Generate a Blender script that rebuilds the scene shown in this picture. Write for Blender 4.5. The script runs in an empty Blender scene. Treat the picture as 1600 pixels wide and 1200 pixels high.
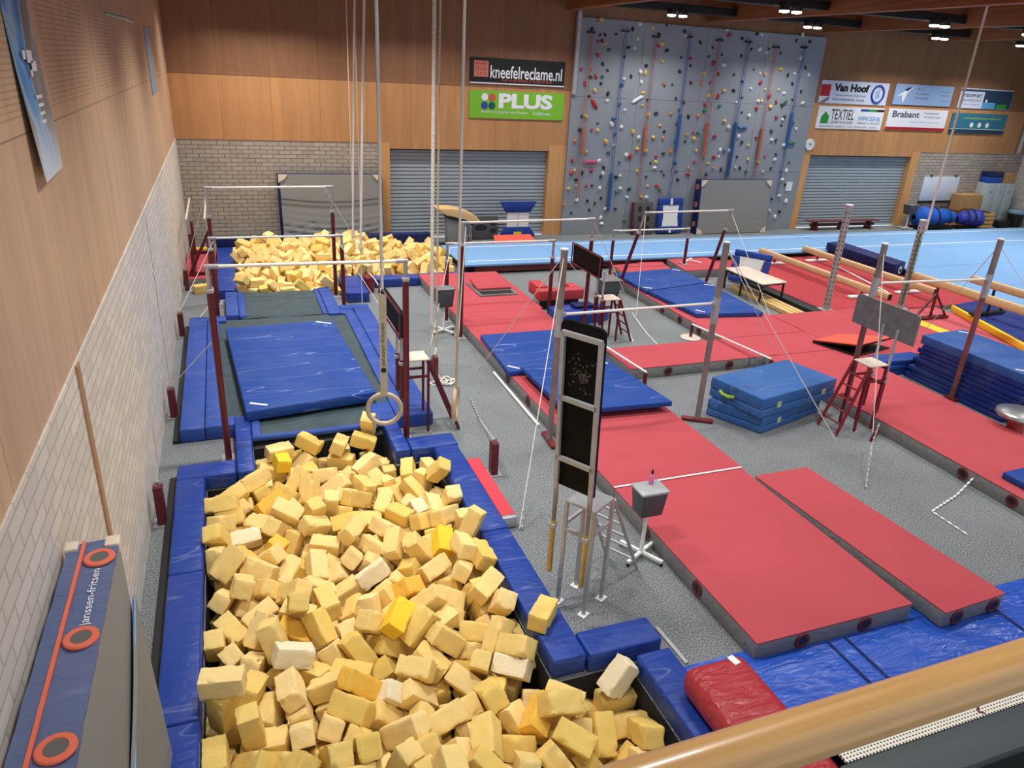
import bpy, bmesh, math, random
from mathutils import Vector, Matrix, Euler
random.seed(11)
PI = math.pi
C = bpy.context.scene.collection
SC = bpy.context.scene

# ------------------------------------------------------------------ camera, world, light, exposure
cam = bpy.data.objects.new('camera', bpy.data.cameras.new('camera'))
C.objects.link(cam)
SC.camera = cam
cam.data.sensor_width = 36.0
cam.data.lens = 36.0 * 1145.857 / 1600.0
cam.data.clip_start = 0.05
cam.data.clip_end = 200.0
_y, _p, _r = 0.376993718, 0.405690198, -0.0559848380
_f = Vector((math.sin(_y) * math.cos(_p), math.cos(_y) * math.cos(_p), -math.sin(_p)))
_x = Vector((math.cos(_y), -math.sin(_y), 0.0))
_d = _f.cross(_x)
_x, _d = math.cos(_r) * _x + math.sin(_r) * _d, -math.sin(_r) * _x + math.cos(_r) * _d
_m = Matrix((_x, -_d, -_f)).transposed().to_4x4()
_m.translation = (0.0, 0.0, 4.7)
cam.matrix_world = _m

w = bpy.data.worlds.new('world')
SC.world = w
w.use_nodes = True
w.node_tree.nodes['Background'].inputs[0].default_value = (0.86, 0.93, 1.0, 1)
w.node_tree.nodes['Background'].inputs[1].default_value = 0.80

def ceiling_area_light(x, y, z, power, size):
    l = bpy.data.lights.new('ceiling_area_light', 'AREA')
    l.shape = 'RECTANGLE'; l.size = size; l.size_y = 0.25
    l.energy = power; l.color = (1.0, 0.985, 0.955); l.spread = math.radians(118)
    o = bpy.data.objects.new('ceiling_area_light', l)
    o.location = (x, y, z); C.objects.link(o)
for _lx, _k in ((1.15, 1.5), (4.7, .8), (8.3, .9), (11.95, 1.0), (16.5, 1.15), (21.5, 1.2), (25.2, 1.1)):  # unseen lamps filled in; left column set by the wall and boosted to brighten it
    for _ly, _q in ((1.6, .38), (5.2, .80), (8.8, 1.0), (12.4, 1.0), (16.0, 1.0), (19.45, 1.0)):
        ceiling_area_light(_lx, _ly, 6.16, 68 * _k * _q, 2.6 if _ly > 19 else .9)  # back row stretched wider than its lamp pairs to smooth the wall light

vs = SC.view_settings
SC.display_settings.display_device = 'sRGB'
vs.view_transform = 'Standard'; vs.look = 'None'; vs.gamma = 1.0
vs.exposure = 0.0
vs.use_curve_mapping = False

# ------------------------------------------------------------------ mesh builder
ORG = {}
def rot(rx=0, ry=0, rz=0): return Euler((rx, ry, rz)).to_matrix()
class MB:
    def __init__(s, M=None): s.bm = bmesh.new(); s.M = M; s.mi = 0
    def _fin(s, verts):
        if s.M is not None:
            for v in verts: v.co = s.M @ v.co
        if s.mi:
            for f in {f for v in verts for f in v.link_faces}: f.material_index = s.mi
        return verts
    def poly(s, pts):
        vs_ = [s.bm.verts.new(p) for p in pts]; s.bm.faces.new(vs_); s._fin(vs_); return s
    def hexa(s, b, t, bevel=0, seg=2):
        v = [s.bm.verts.new(p) for p in list(b) + list(t)]; n = len(b)
        fs = [s.bm.faces.new(v[:n][::-1]), s.bm.faces.new(v[n:])]
        for i in range(n): fs.append(s.bm.faces.new((v[i], v[(i+1) % n], v[n+(i+1) % n], v[n+i])))
        if bevel:
            r = bmesh.ops.bevel(s.bm, geom=list({e for f in fs for e in f.edges}), offset=bevel, segments=seg, profile=.5, affect='EDGES', clamp_overlap=True)
            v = list({x for f in r['faces'] for x in f.verts} | {x for x in v if x.is_valid})
        s._fin(v); return s
    def box(s, x0, x1, y0, y1, z0, z1, bevel=0, seg=2):
        q = [(x0, y0), (x1, y0), (x1, y1), (x0, y1)]
        return s.hexa([(a, b, z0) for a, b in q], [(a, b, z1) for a, b in q], bevel, seg)
    def obox(s, c, size, R=None, bevel=0, seg=2):
        R = R or Matrix.Identity(3); c = Vector(c); h = Vector(size) / 2
        q = [(-1, -1), (1, -1), (1, 1), (-1, 1)]
        f = lambda z: [c + R @ Vector((a*h.x, b*h.y, z*h.z)) for a, b in q]
        return s.hexa(f(-1), f(1), bevel, seg)
    def extr(s, pts, vec, bevel=0, seg=2):
        vec = Vector(vec); p = [Vector(a) for a in pts]
        n = Vector((0, 0, 0))
        for i in range(len(p)): n += p[i].cross(p[(i+1) % len(p)])
        if n.dot(vec) < 0: p.reverse()
        return s.hexa(p, [a + vec for a in p], bevel, seg)
    def tube(s, pts, r, n=8, closed=False, r1=None, cap=True):
        pts = [Vector(p) for p in pts]; k = len(pts); rings = []; up = None; allv = []
        for i, p in enumerate(pts):
            if closed: t = pts[(i+1) % k] - pts[i-1]
            else: t = pts[min(i+1, k-1)] - pts[max(i-1, 0)]
            t.normalize()
            if up is None:
                up = t.orthogonal().normalized()
            up = (up - t*up.dot(t)); up.normalize(); sd = t.cross(up)
            rr = r if r1 is None else r + (r1 - r)*i/max(1, k-1)
            ring = [s.bm.verts.new(p + rr*(math.cos(2*PI*j/n)*up + math.sin(2*PI*j/n)*sd)) for j in range(n)]
            rings.append(ring); allv += ring
        for i in range(k if closed else k-1):
            a, b = rings[i], rings[(i+1) % k]
            for j in range(n): s.bm.faces.new((a[j], a[(j+1) % n], b[(j+1) % n], b[j]))
        if not closed and cap:
            s.bm.faces.new(rings[0][::-1]); s.bm.faces.new(rings[-1])
        s._fin(allv); return s
    def cyl(s, a, b, r, n=16, r1=None): return s.tube([a, b], r, n, r1=r1)
    def lathe(s, c, prof, n=24, axis=None):
        R = Matrix.Identity(3)
        if axis: R = Vector((0, 0, 1)).rotation_difference(Vector(axis)).to_matrix()
        c = Vector(c); rings = []; allv = []
        for r, z in prof:
            ring = [s.bm.verts.new(c + R @ Vector((r*math.cos(2*PI*j/n), r*math.sin(2*PI*j/n), z))) for j in range(n)]
            rings.append(ring); allv += ring
        for a, b in zip(rings, rings[1:]):
            for j in range(n): s.bm.faces.new((a[j], a[(j+1) % n], b[(j+1) % n], b[j]))
        s.bm.faces.new(rings[0][::-1]); s.bm.faces.new(rings[-1])
        s._fin(allv); return s
    def grid(s, fn, nu, nv, thick=0):
        P = [[s.bm.verts.new(fn(i/nu, j/nv)) for j in range(nv+1)] for i in range(nu+1)]
        fs = []
        for i in range(nu):
            for j in range(nv): fs.append(s.bm.faces.new((P[i][j], P[i+1][j], P[i+1][j+1], P[i][j+1])))
        s.bm.normal_update()
        vsall = [v for r in P for v in r]
        if thick:
            g = bmesh.ops.solidify(s.bm, geom=fs, thickness=thick)
            vsall += [e for e in g['geom'] if isinstance(e, bmesh.types.BMVert)]
        s._fin(list(set(vsall))); return s
    def torus(s, c, nrm, R, r, n=32, m=10):
        q = Vector((0, 0, 1)).rotation_difference(Vector(nrm)).to_matrix(); c = Vector(c)
        return s.tube([c + q @ Vector((R*math.cos(2*PI*i/n), R*math.sin(2*PI*i/n), 0)) for i in range(n)], r, m, closed=True)
    def build(s, name, mat, parent=None, label=None, sharp=35):
        me = bpy.data.meshes.new(name)
        org = ORG.get(parent.name, Vector()) if parent else Vector()
        bmesh.ops.recalc_face_normals(s.bm, faces=s.bm.faces[:])
        for v in s.bm.verts: v.co -= org
        s.bm.to_mesh(me); s.bm.free()
        for m in (mat if isinstance(mat, (list, tuple)) else [mat]): me.materials.append(m)
        me.polygons.foreach_set('use_smooth', [True]*len(me.polygons))
        me.set_sharp_from_angle(angle=math.radians(sharp))
        o = bpy.data.objects.new(name, me); C.objects.link(o)
        if parent: o.parent = parent
        ORG[o.name] = org
        if label: o['label'] = label
        return o

def thing(name, label, cat, loc=(0, 0, 0), group=None):
    o = bpy.data.objects.new(name, None); C.objects.link(o)
    o.location = loc; o.empty_display_size = .1; ORG[o.name] = Vector(loc)
    o['label'] = label; o['category'] = cat
    if group: o['group'] = group
    return o
def solo(o, label, cat, group=None, at=None):
    """a thing that is one mesh: set its origin and its three properties"""
    if at is not None:
        d = Vector(at)
        for v in o.data.vertices: v.co -= d
        o.location = d; ORG[o.name] = d
    o['label'] = label; o['category'] = cat
    if group: o['group'] = group
    return o
def dup(root, loc, label, rz=0, group=None):
    r = root.copy(); C.objects.link(r); r.location = loc; r.rotation_euler = (0, 0, rz)
    r['label'] = label
    if group: r['group'] = group
    for ch in list(root.children):
        c = ch.copy(); C.objects.link(c); c.parent = r
        for g in list(ch.children):
            d = g.copy(); C.objects.link(d); d.parent = c
    return r
def struct(o): o['kind'] = 'structure'; return o

def text(s, name, mat, parent, o, ux, uy, w, h, depth=.004, label=None, bold=0.0):
    """lettering s fitted into the rectangle o, o+ux*w, o+uy*h"""
    cu = bpy.data.curves.new('t', 'FONT'); cu.body = s; cu.resolution_u = 3; cu.offset = bold
    to = bpy.data.objects.new('t', cu); C.objects.link(to)
    bpy.context.view_layer.update()
    dg = bpy.context.evaluated_depsgraph_get()
    me = bpy.data.meshes.new_from_object(to.evaluated_get(dg))
    bpy.data.objects.remove(to); bpy.data.curves.remove(cu)
    bm = bmesh.new(); bm.from_mesh(me); bpy.data.meshes.remove(me)
    xs = [v.co.x for v in bm.verts]; ys = [v.co.y for v in bm.verts]
    x0, x1, y0, y1 = min(xs), max(xs), min(ys), max(ys)
    o = Vector(o); ux = Vector(ux).normalized(); uy = Vector(uy).normalized(); n = ux.cross(uy)
    for v in bm.verts:
        v.co = o + ux*((v.co.x-x0)/(x1-x0)*w) + uy*((v.co.y-y0)/max(1e-6, y1-y0)*h) + n*depth
    b = MB(); b.bm.free(); b.bm = bm
    return b.build(name, mat, parent, label)

# ------------------------------------------------------------------ materials
def lin(c): return tuple((x/255/12.92 if x/255 <= .04045 else ((x/255+.055)/1.055)**2.4) for x in c) + (1,)
def nodes(name):
    m = bpy.data.materials.new(name); m.use_nodes = True
    return m, m.node_tree.nodes, m.node_tree.links, m.node_tree.nodes['Principled BSDF']
def N(nt, t, **k):
    n = nt.new(t)
    for a, b in k.items(): setattr(n, a, b)
    return n
def mat(name, c, rough=.6, metal=0, var=0, vscale=8, bump=0, bscale=60, bdist=.01, spec=.5, stretch=None, coat=0, objvar=0):
    m, nt, ln, p = nodes(name)
    p.inputs['Roughness'].default_value = rough; p.inputs['Metallic'].default_value = metal
    p.inputs['Specular IOR Level'].default_value = spec; p.inputs['Coat Weight'].default_value = coat
    col = lin(c); p.inputs['Base Color'].default_value = col
    g = N(nt, 'ShaderNodeNewGeometry'); src = g.outputs['Position']
    if stretch:
        mp = N(nt, 'ShaderNodeMapping'); mp.inputs['Scale'].default_value = stretch
        ln.new(src, mp.inputs['Vector']); src = mp.outputs[0]
    last = None
    if var:
        n = N(nt, 'ShaderNodeTexNoise'); n.inputs['Scale'].default_value = vscale; n.inputs['Detail'].default_value = 6
        ln.new(src, n.inputs['Vector'])
        mx = N(nt, 'ShaderNodeMix', data_type='RGBA')
        mx.inputs['A'].default_value = tuple(x*(1-var) for x in col[:3]) + (1,)
        mx.inputs['B'].default_value = tuple(min(1, x*(1+var)) for x in col[:3]) + (1,)
        r = N(nt, 'ShaderNodeMapRange'); r.inputs['From Min'].default_value = .3; r.inputs['From Max'].default_value = .7
        ln.new(n.outputs['Fac'], r.inputs['Value']); ln.new(r.outputs[0], mx.inputs['Factor'])
        last = mx.outputs['Result']
    if objvar:
        oi = N(nt, 'ShaderNodeObjectInfo'); hs = N(nt, 'ShaderNodeHueSaturation')
        r1 = N(nt, 'ShaderNodeMapRange'); r1.inputs['To Min'].default_value = 1-objvar; r1.inputs['To Max'].default_value = 1+objvar*.55
        r2 = N(nt, 'ShaderNodeMapRange'); r2.inputs['To Min'].default_value = 1+objvar; r2.inputs['To Max'].default_value = 1-objvar*1.6
        ln.new(oi.outputs['Random'], r1.inputs['Value']); ln.new(oi.outputs['Random'], r2.inputs['Value'])
        ln.new(r1.outputs[0], hs.inputs['Value']); ln.new(r2.outputs[0], hs.inputs['Saturation'])
        if last: ln.new(last, hs.inputs['Color'])
        else: hs.inputs['Color'].default_value = col
        last = hs.outputs[0]
    if last: ln.new(last, p.inputs['Base Color'])
    if bump:
        n2 = N(nt, 'ShaderNodeTexNoise'); n2.inputs['Scale'].default_value = bscale; n2.inputs['Detail'].default_value = 4
        ln.new(src, n2.inputs['Vector'])
        b = N(nt, 'ShaderNodeBump'); b.inputs['Strength'].default_value = bump; b.inputs['Distance'].default_value = bdist
        ln.new(n2.outputs['Fac'], b.inputs['Height']); ln.new(b.outputs[0], p.inputs['Normal'])
    return m
def vinyl(name, c, rough=.38, wrinkle=.5, dust=.10, spec=.22, crease=0):
    """coated tarpaulin: long creases, chalk dust"""
    m, nt, ln, p = nodes(name); col = lin(c)
    p.inputs['Roughness'].default_value = rough; p.inputs['Specular IOR Level'].default_value = spec
    g = N(nt, 'ShaderNodeNewGeometry')
    n = N(nt, 'ShaderNodeTexNoise'); n.inputs['Scale'].default_value = 2.2; n.inputs['Detail'].default_value = 8; n.inputs['Roughness'].default_value = .65
    ln.new(g.outputs['Position'], n.inputs['Vector'])
    mx = N(nt, 'ShaderNodeMix', data_type='RGBA'); mx.inputs['A'].default_value = col
    mx.inputs['B'].default_value = tuple(x*(1-dust*1.5) + dust*1.3*.55 for x in col[:3]) + (1,)
    r = N(nt, 'ShaderNodeMapRange'); r.inputs['From Min'].default_value = .42; r.inputs['From Max'].default_value = .72
    ln.new(n.outputs['Fac'], r.inputs['Value']); ln.new(r.outputs[0], mx.inputs['Factor']); ln.new(mx.outputs['Result'], p.inputs['Base Color'])
    if crease:                                       # pale crease lines: gloss highlights and chalk dust put into the colour
        m3 = N(nt, 'ShaderNodeMapping'); m3.inputs['Scale'].default_value = (.38, 3.0, 3.0); m3.inputs['Rotation'].default_value = (0, 0, -.12); ln.new(g.outputs['Position'], m3.inputs['Vector'])
        n3 = N(nt, 'ShaderNodeTexNoise'); n3.inputs['Scale'].default_value = 1.1; n3.inputs['Detail'].default_value = 1; n3.inputs['Distortion'].default_value = .15; ln.new(m3.outputs[0], n3.inputs['Vector'])
        s3 = N(nt, 'ShaderNodeMath', operation='SUBTRACT'); s3.inputs[1].default_value = .55; ln.new(n3.outputs['Fac'], s3.inputs[0])
        a3 = N(nt, 'ShaderNodeMath', operation='ABSOLUTE'); ln.new(s3.outputs[0], a3.inputs[0])
        r3 = N(nt, 'ShaderNodeMapRange'); r3.inputs['From Min'].default_value = .0; r3.inputs['From Max'].default_value = .007; r3.inputs['To Min'].default_value = crease; r3.inputs['To Max'].default_value = 0; ln.new(a3.outputs[0], r3.inputs['Value'])
        m4 = N(nt, 'ShaderNodeMix', data_type='RGBA'); ln.new(r3.outputs[0], m4.inputs['Factor']); ln.new(mx.outputs['Result'], m4.inputs['A']); m4.inputs['B'].default_value = (.5, .56, .74, 1)
        ln.new(m4.outputs['Result'], p.inputs['Base Color'])
    mp = N(nt, 'ShaderNodeMapping'); mp.inputs['Scale'].default_value = (1.6, 5.0, 3.0); mp.inputs['Rotation'].default_value = (0, 0, .5)
    ln.new(g.outputs['Position'], mp.inputs['Vector'])
    w_ = N(nt, 'ShaderNodeTexNoise'); w_.inputs['Scale'].default_value = 1.8; w_.inputs['Detail'].default_value = 3; w_.inputs['Distortion'].default_value = 1.2
    ln.new(mp.outputs[0], w_.inputs['Vector'])
    b = N(nt, 'ShaderNodeBump'); b.inputs['Strength'].default_value = wrinkle; b.inputs['Distance'].default_value = .035
    ln.new(w_.outputs['Fac'], b.inputs['Height']); ln.new(b.outputs[0], p.inputs['Normal'])
    return m
def planks(name, c, axis, pitch, joint_z=(), grain=(9, 9, .7), line=.008, dark=.8, slots=None, rough=.5):
    """veneered wall panels: vertical grain, thin joints each pitch along axis, extra joints at given heights; slots = rows of slits above that height"""
    m, nt, ln, p = nodes(name); col = lin(c); p.inputs['Roughness'].default_value = rough
    g = N(nt, 'ShaderNodeNewGeometry'); sp = N(nt, 'ShaderNodeSeparateXYZ'); ln.new(g.outputs['Position'], sp.inputs[0])
    mp = N(nt, 'ShaderNodeMapping'); mp.inputs['Scale'].default_value = grain; ln.new(g.outputs['Position'], mp.inputs['Vector'])
    n = N(nt, 'ShaderNodeTexNoise'); n.inputs['Scale'].default_value = 1.0; n.inputs['Detail'].default_value = 7; n.inputs['Distortion'].default_value = .6
    ln.new(mp.outputs[0], n.inputs['Vector'])
    mx = N(nt, 'ShaderNodeMix', data_type='RGBA'); mx.inputs['A'].default_value = tuple(x*.86 for x in col[:3])+(1,); mx.inputs['B'].default_value = tuple(min(1, x*1.1) for x in col[:3])+(1,)
    r = N(nt, 'ShaderNodeMapRange'); r.inputs['From Min'].default_value = .3; r.inputs['From Max'].default_value = .7
    ln.new(n.outputs['Fac'], r.inputs['Value']); ln.new(r.outputs[0], mx.inputs['Factor'])
    def mth(op, a, b=None):
        q = N(nt, 'ShaderNodeMath', operation=op)
        for i, v in enumerate((a, b)):
            if v is None: continue
            if isinstance(v, (int, float)): q.inputs[i].default_value = v
            else: ln.new(v, q.inputs[i])
        return q.outputs[0]
    u = sp.outputs[axis]
    fr = mth('FRACT', mth('DIVIDE', mth('ADD', u, 50.0), pitch))
    mask = mth('LESS_THAN', fr, line/pitch)
    for z in joint_z:
        mask = mth('MAXIMUM', mask, mth('LESS_THAN', mth('ABSOLUTE', mth('SUBTRACT', sp.outputs['Z'], z)), line*.6))
    # each panel its own tone
    wn = N(nt, 'ShaderNodeTexWhiteNoise', noise_dimensions='2D'); cb = N(nt, 'ShaderNodeCombineXYZ')
    ln.new(mth('FLOOR', mth('DIVIDE', mth('ADD', u, 50.0), pitch)), cb.inputs[0])
    ln.new(mth('GREATER_THAN', sp.outputs['Z'], joint_z[0] if joint_z else 99.0), cb.inputs[1])
    ln.new(cb.outputs[0], wn.inputs['Vector'])
    hs = N(nt, 'ShaderNodeHueSaturation'); ln.new(mx.outputs['Result'], hs.inputs['Color'])
    mr = N(nt, 'ShaderNodeMapRange'); mr.inputs['To Min'].default_value = .95; mr.inputs['To Max'].default_value = 1.05
    ln.new(wn.outputs['Value'], mr.inputs['Value']); ln.new(mr.outputs[0], hs.inputs['Value'])
    if slots:
        zz = mth('FRACT', mth('DIVIDE', sp.outputs['Z'], .036))
        sl = mth('LESS_THAN', zz, .34)
        sl = mth('MULTIPLY', sl, mth('GREATER_THAN', sp.outputs['Z'], slots))
        sl = mth('MULTIPLY', sl, mth('GREATER_THAN', fr, .09)); sl = mth('MULTIPLY', sl, mth('LESS_THAN', fr, .93))
        mask = mth('MAXIMUM', mask, mth('MULTIPLY', sl, .42))
    m2 = N(nt, 'ShaderNodeMix', data_type='RGBA'); ln.new(mask, m2.inputs['Factor']); ln.new(hs.outputs[0], m2.inputs['A'])
    m2.inputs['B'].default_value = tuple(x*dark*.55 for x in col[:3])+(1,)
    ln.new(m2.outputs['Result'], p.inputs['Base Color'])
    return m
def brick(name, c, mortar, u, dirt=.12):
    m, nt, ln, p = nodes(name); p.inputs['Roughness'].default_value = .8
    g = N(nt, 'ShaderNodeNewGeometry'); sp = N(nt, 'ShaderNodeSeparateXYZ'); cb = N(nt, 'ShaderNodeCombineXYZ')
    ln.new(g.outputs['Position'], sp.inputs[0]); ln.new(sp.outputs[u], cb.inputs[0]); ln.new(sp.outputs['Z'], cb.inputs[1])
    b = N(nt, 'ShaderNodeTexBrick'); ln.new(cb.outputs[0], b.inputs['Vector'])
    b.inputs['Scale'].default_value = 1; b.inputs['Brick Width'].default_value = .30; b.inputs['Row Height'].default_value = .105
    b.inputs['Mortar Size'].default_value = .008; b.inputs['Mortar Smooth'].default_value = .2
    c1 = lin(c); b.inputs['Color1'].default_value = tuple(x*(1+dirt*.5) for x in c1[:3])+(1,); b.inputs['Color2'].default_value = tuple(x*(1-dirt) for x in c1[:3])+(1,)
    b.inputs['Mortar'].default_value = lin(mortar)
    ln.new(b.outputs['Color'], p.inputs['Base Color'])
    bp = N(nt, 'ShaderNodeBump'); bp.inputs['Strength'].default_value = .5; bp.inputs['Distance'].default_value = .01; bp.invert = True
    ln.new(b.outputs['Fac'], bp.inputs['Height']); ln.new(bp.outputs[0], p.inputs['Normal'])
    return m
def speckle(name, c, amt=.5, scale=130, blotch=.12, rough=.95):
    """needle felt / looped carpet with light and dark fibres"""
    m, nt, ln, p = nodes(name); col = lin(c); p.inputs['Roughness'].default_value = rough; p.inputs['Specular IOR Level'].default_value = .15
    g = N(nt, 'ShaderNodeNewGeometry')
    n = N(nt, 'ShaderNodeTexNoise'); n.inputs['Scale'].default_value = scale; n.inputs['Detail'].default_value = 2; ln.new(g.outputs['Position'], n.inputs['Vector'])
    n2 = N(nt, 'ShaderNodeTexNoise'); n2.inputs['Scale'].default_value = 1.1; n2.inputs['Detail'].default_value = 5; ln.new(g.outputs['Position'], n2.inputs['Vector'])
    mx = N(nt, 'ShaderNodeMix', data_type='RGBA'); mx.inputs['A'].default_value = tuple(x*(1-amt) for x in col[:3])+(1,); mx.inputs['B'].default_value = tuple(min(1, x*(1+amt)) for x in col[:3])+(1,)
    r = N(nt, 'ShaderNodeMapRange'); r.inputs['From Min'].default_value = .33; r.inputs['From Max'].default_value = .67
    ln.new(n.outputs['Fac'], r.inputs['Value']); ln.new(r.outputs[0], mx.inputs['Factor'])
    hs = N(nt, 'ShaderNodeHueSaturation'); ln.new(mx.outputs['Result'], hs.inputs['Color'])
    r2 = N(nt, 'ShaderNodeMapRange'); r2.inputs['From Min'].default_value = .3; r2.inputs['From Max'].default_value = .7; r2.inputs['To Min'].default_value = 1-blotch; r2.inputs['To Max'].default_value = 1+blotch
    ln.new(n2.outputs['Fac'], r2.inputs['Value']); ln.new(r2.outputs[0], hs.inputs['Value']); ln.new(hs.outputs[0], p.inputs['Base Color'])
    return m
def glow(name, c, s):
    m, nt, ln, p = nodes(name); p.inputs['Emission Color'].default_value = lin(c); p.inputs['Emission Strength'].default_value = s
    p.inputs['Base Color'].default_value = lin(c); return m

carpet = speckle('grey_carpet', (122, 125, 127), .78, 85, .10)
red_felt = speckle('red_felt', (184, 79, 87), .08, 110, .05)
red_felt2 = speckle('red_felt_right', (172, 66, 72), .08, 110, .06)
blue_felt = speckle('light_blue_felt', (122, 162, 206), .03, 60, .025)
pit_dark = mat('pit_lining', (24, 25, 32), .9)
blue_pad = vinyl('blue_pad_vinyl', (26, 60, 146), .38, .45, .02, .35, crease=.16)
blue_tramp = vinyl('trampoline_pad_vinyl', (46, 76, 156), .52, .35, .04, crease=.12)
blue_mat = vinyl('landing_mat_vinyl', (30, 68, 144), .55, .4, .03, crease=.34)
blue_deck = vinyl('blue_deck_vinyl', (40, 86, 190), .24, 1.0, .03, .6)
blue_crash = vinyl('crash_mat_vinyl', (52, 98, 162), .45, .3, .05, crease=.22)
blue_stack = vinyl('dark_blue_vinyl', (28, 48, 122), .40, .4, .05)
blue_top = vinyl('mid_blue_vinyl', (48, 88, 156), .45, .3, .06)
navy = vinyl('navy_vinyl', (20, 32, 86), .45, .3, .02)
grey_blue = vinyl('faded_blue_vinyl', (94, 106, 144), .45, .8, .03, crease=.1)
red_vinyl = vinyl('red_vinyl', (172, 46, 56), .30, .9, .02, .5)
side_grey = vinyl('grey_vinyl_side', (132, 131, 131), .5, .6, .03)
mat_grey = vinyl('grey_mat_cover', (142, 142, 140), .6, .12, .01)
orange = mat('orange_band', (226, 110, 84), .5)
vent_red = mat('vent_ring_red', (104, 30, 36), .5)
black = mat('black_plastic', (22, 22, 24), .5)
blackboard = mat('black_board', (16, 14, 14), .6, var=.4, vscale=6, spec=.12)
bed_cloth = mat('trampoline_bed_cloth', (58, 74, 80), .75, var=.15, vscale=5, bump=.4, bscale=3, bdist=.05)
steel_red = mat('dark_red_steel', (96, 26, 34), .35, var=.12, vscale=9)
steel_red2 = mat('bright_red_steel', (118, 28, 36), .4)
chrome = mat('brushed_steel', (188, 188, 190), .3, .85, var=.1, vscale=14)
alu = mat('silver_paint', (176, 176, 178), .42, .35, var=.1, vscale=6)
worn_alu = mat('worn_grey_brown_steel', (142, 130, 126), .45, .4, var=.25, vscale=3)
brass = mat('yellowed_tube', (190, 164, 92), .4, .5, var=.25, vscale=6)
white = mat('white_plastic', (236, 236, 234), .45)
cream = mat('cream_fibreglass', (232, 226, 214), .4)
rope_w = mat('white_rope', (232, 226, 216), .8, bump=.6, bscale=300, bdist=.003)
rope_t = mat('twisted_rope', (226, 218, 204), .85, var=.3, vscale=90, bump=1, bscale=120, bdist=.01, stretch=(1, 1, .5))
rope_tan = mat('tan_strap', (206, 186, 152), .75, var=.1, vscale=40)
ring_wood = mat('ring_wood', (205, 180, 150), .5, var=.12, vscale=20)
beam_wood = mat('glulam', (146, 92, 54), .55, var=.25, vscale=3, stretch=(4, .3, 6))
beech = mat('beech_varnish', (210, 162, 102), .28, var=.10, vscale=14, stretch=(.35, 9, 9), coat=.35)
tan_beam = mat('suede_beam', (212, 182, 136), .7, var=.08, vscale=14)
pine = mat('pine', (216, 178, 112), .55, var=.18, vscale=8, stretch=(6, .6, 6))
deck_dark = mat('roof_deck', (46, 34, 30), .8)
track_black = mat('matt_black_steel', (16, 16, 18), .5)
pale_panel = mat('pale_laminate', (224, 206, 188), .4)
grey_plastic = mat('grey_bin_plastic', (74, 77, 80), .45, var=.08)
lid_plastic = mat('clear_grey_lid', (168, 170, 172), .3)
cardboard = mat('cardboard', (188, 142, 92), .8, var=.08)
locker_c = mat('grey_green_locker', (178, 190, 190), .4)
shutter_m = mat('shutter_slat', (162, 172, 180), .45, .15)
climb_m = mat('climbing_panel', (140, 147, 155), .75, var=.05, vscale=1.2)
foam = mat('foam_pale', (240, 208, 128), .9, var=.05, vscale=4, bump=.35, bscale=70, bdist=.008, objvar=.085, spec=.1)
foam_far = mat('foam_pale_far', (240, 208, 138), .9, var=.16, vscale=2.1, bump=.4, bscale=40, bdist=.012, spec=.1)
foam_w = mat('foam_cream_white', (240, 226, 190), .9, bump=.4, bscale=55, bdist=.01, spec=.1)
foam_y = mat('foam_bright_yellow', (248, 206, 66), .9, bump=.4, bscale=55, bdist=.01, spec=.1)
foam_o = mat('foam_golden', (240, 190, 84), .9, bump=.4, bscale=55, bdist=.01, spec=.1)
wood_left = planks('left_wall_veneer', (210, 174, 142), 'Y', 2.44, (4.19,), (9, 5, .5), slots=4.27)
wood_back = planks('back_wall_veneer', (196, 142, 92), 'X', 1.22, (4.19,), (5, 9, .45))
wood_back_up = planks('back_wall_perforated_veneer', (146, 102, 70), 'X', 1.22, (), (5, 9, .45), slots=4.27)
wood_strip = mat('tan_wood_strip', (176, 138, 102), .6, var=.12, vscale=12)
wood_post = planks('door_surround_veneer', (212, 158, 100), 'X', 3.3, (), (8, 8, .5))
brick_left = brick('pale_brick_left', (222, 214, 204), (190, 182, 173), 'Y')
brick_back = brick('pale_brick_back', (178, 166, 152), (112, 102, 94), 'X')
yellow = mat('yellow_vinyl', (246, 206, 52), .5)
dark_grey_v = mat('dark_grey_vinyl', (70, 76, 80), .5)
paper = mat('paper', (232, 234, 236), .7)
chalk_metal = mat('chalky_sheet_metal', (118, 118, 120), .6, .1, var=.2, vscale=7)
# ------------------------------------------------------------------ the hall
HOLES = [(-.55, 2.16, 1.8, 8.05), (0, 1.68, 8.05, 8.95), (2.16, 2.87, 1.8, 4.15), (0, 2.1, 15.62, 19.62), (2.1, 5.0, 16.42, 19.62)]
def in_hole(x, y): return any(a < x < b and c < y < d for a, b, c, d in HOLES)
b = MB()
xs = sorted({-1.2, 29.3, *[v for h in HOLES for v in h[:2]]}); ys = sorted({-1.0, 21.0, *[v for h in HOLES for v in h[2:]]})
cell = {}
for i in range(len(xs)-1):
    for j in range(len(ys)-1): cell[i, j] = not in_hole((xs[i]+xs[i+1])/2, (ys[j]+ys[j+1])/2)
for (i, j), on in cell.items():
    x0, x1, y0, y1 = xs[i], xs[i+1], ys[j], ys[j+1]
    if on:
        b.mi = 0; b.poly([(x0, y0, 0), (x1, y0, 0), (x1, y1, 0), (x0, y1, 0)])
    else:
        zb = -.34 if y0 > 12 else -.58
        b.mi = 1; b.poly([(x0, y0, zb), (x1, y0, zb), (x1, y1, zb), (x0, y1, zb)])
        for di, dj, p, q in ((-1, 0, (x0, y0), (x0, y1)), (1, 0, (x1, y0), (x1, y1)), (0, -1, (x0, y0), (x1, y0)), (0, 1, (x0, y1), (x1, y1))):
            if cell.get((i+di, j+dj), True): b.poly([(*p, zb), (*q, zb), (*q, 0), (*p, 0)])
bmesh.ops.remove_doubles(b.bm, verts=b.bm.verts[:], dist=.0005)
struct(b.build('floor', [carpet, pit_dark]))

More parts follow.
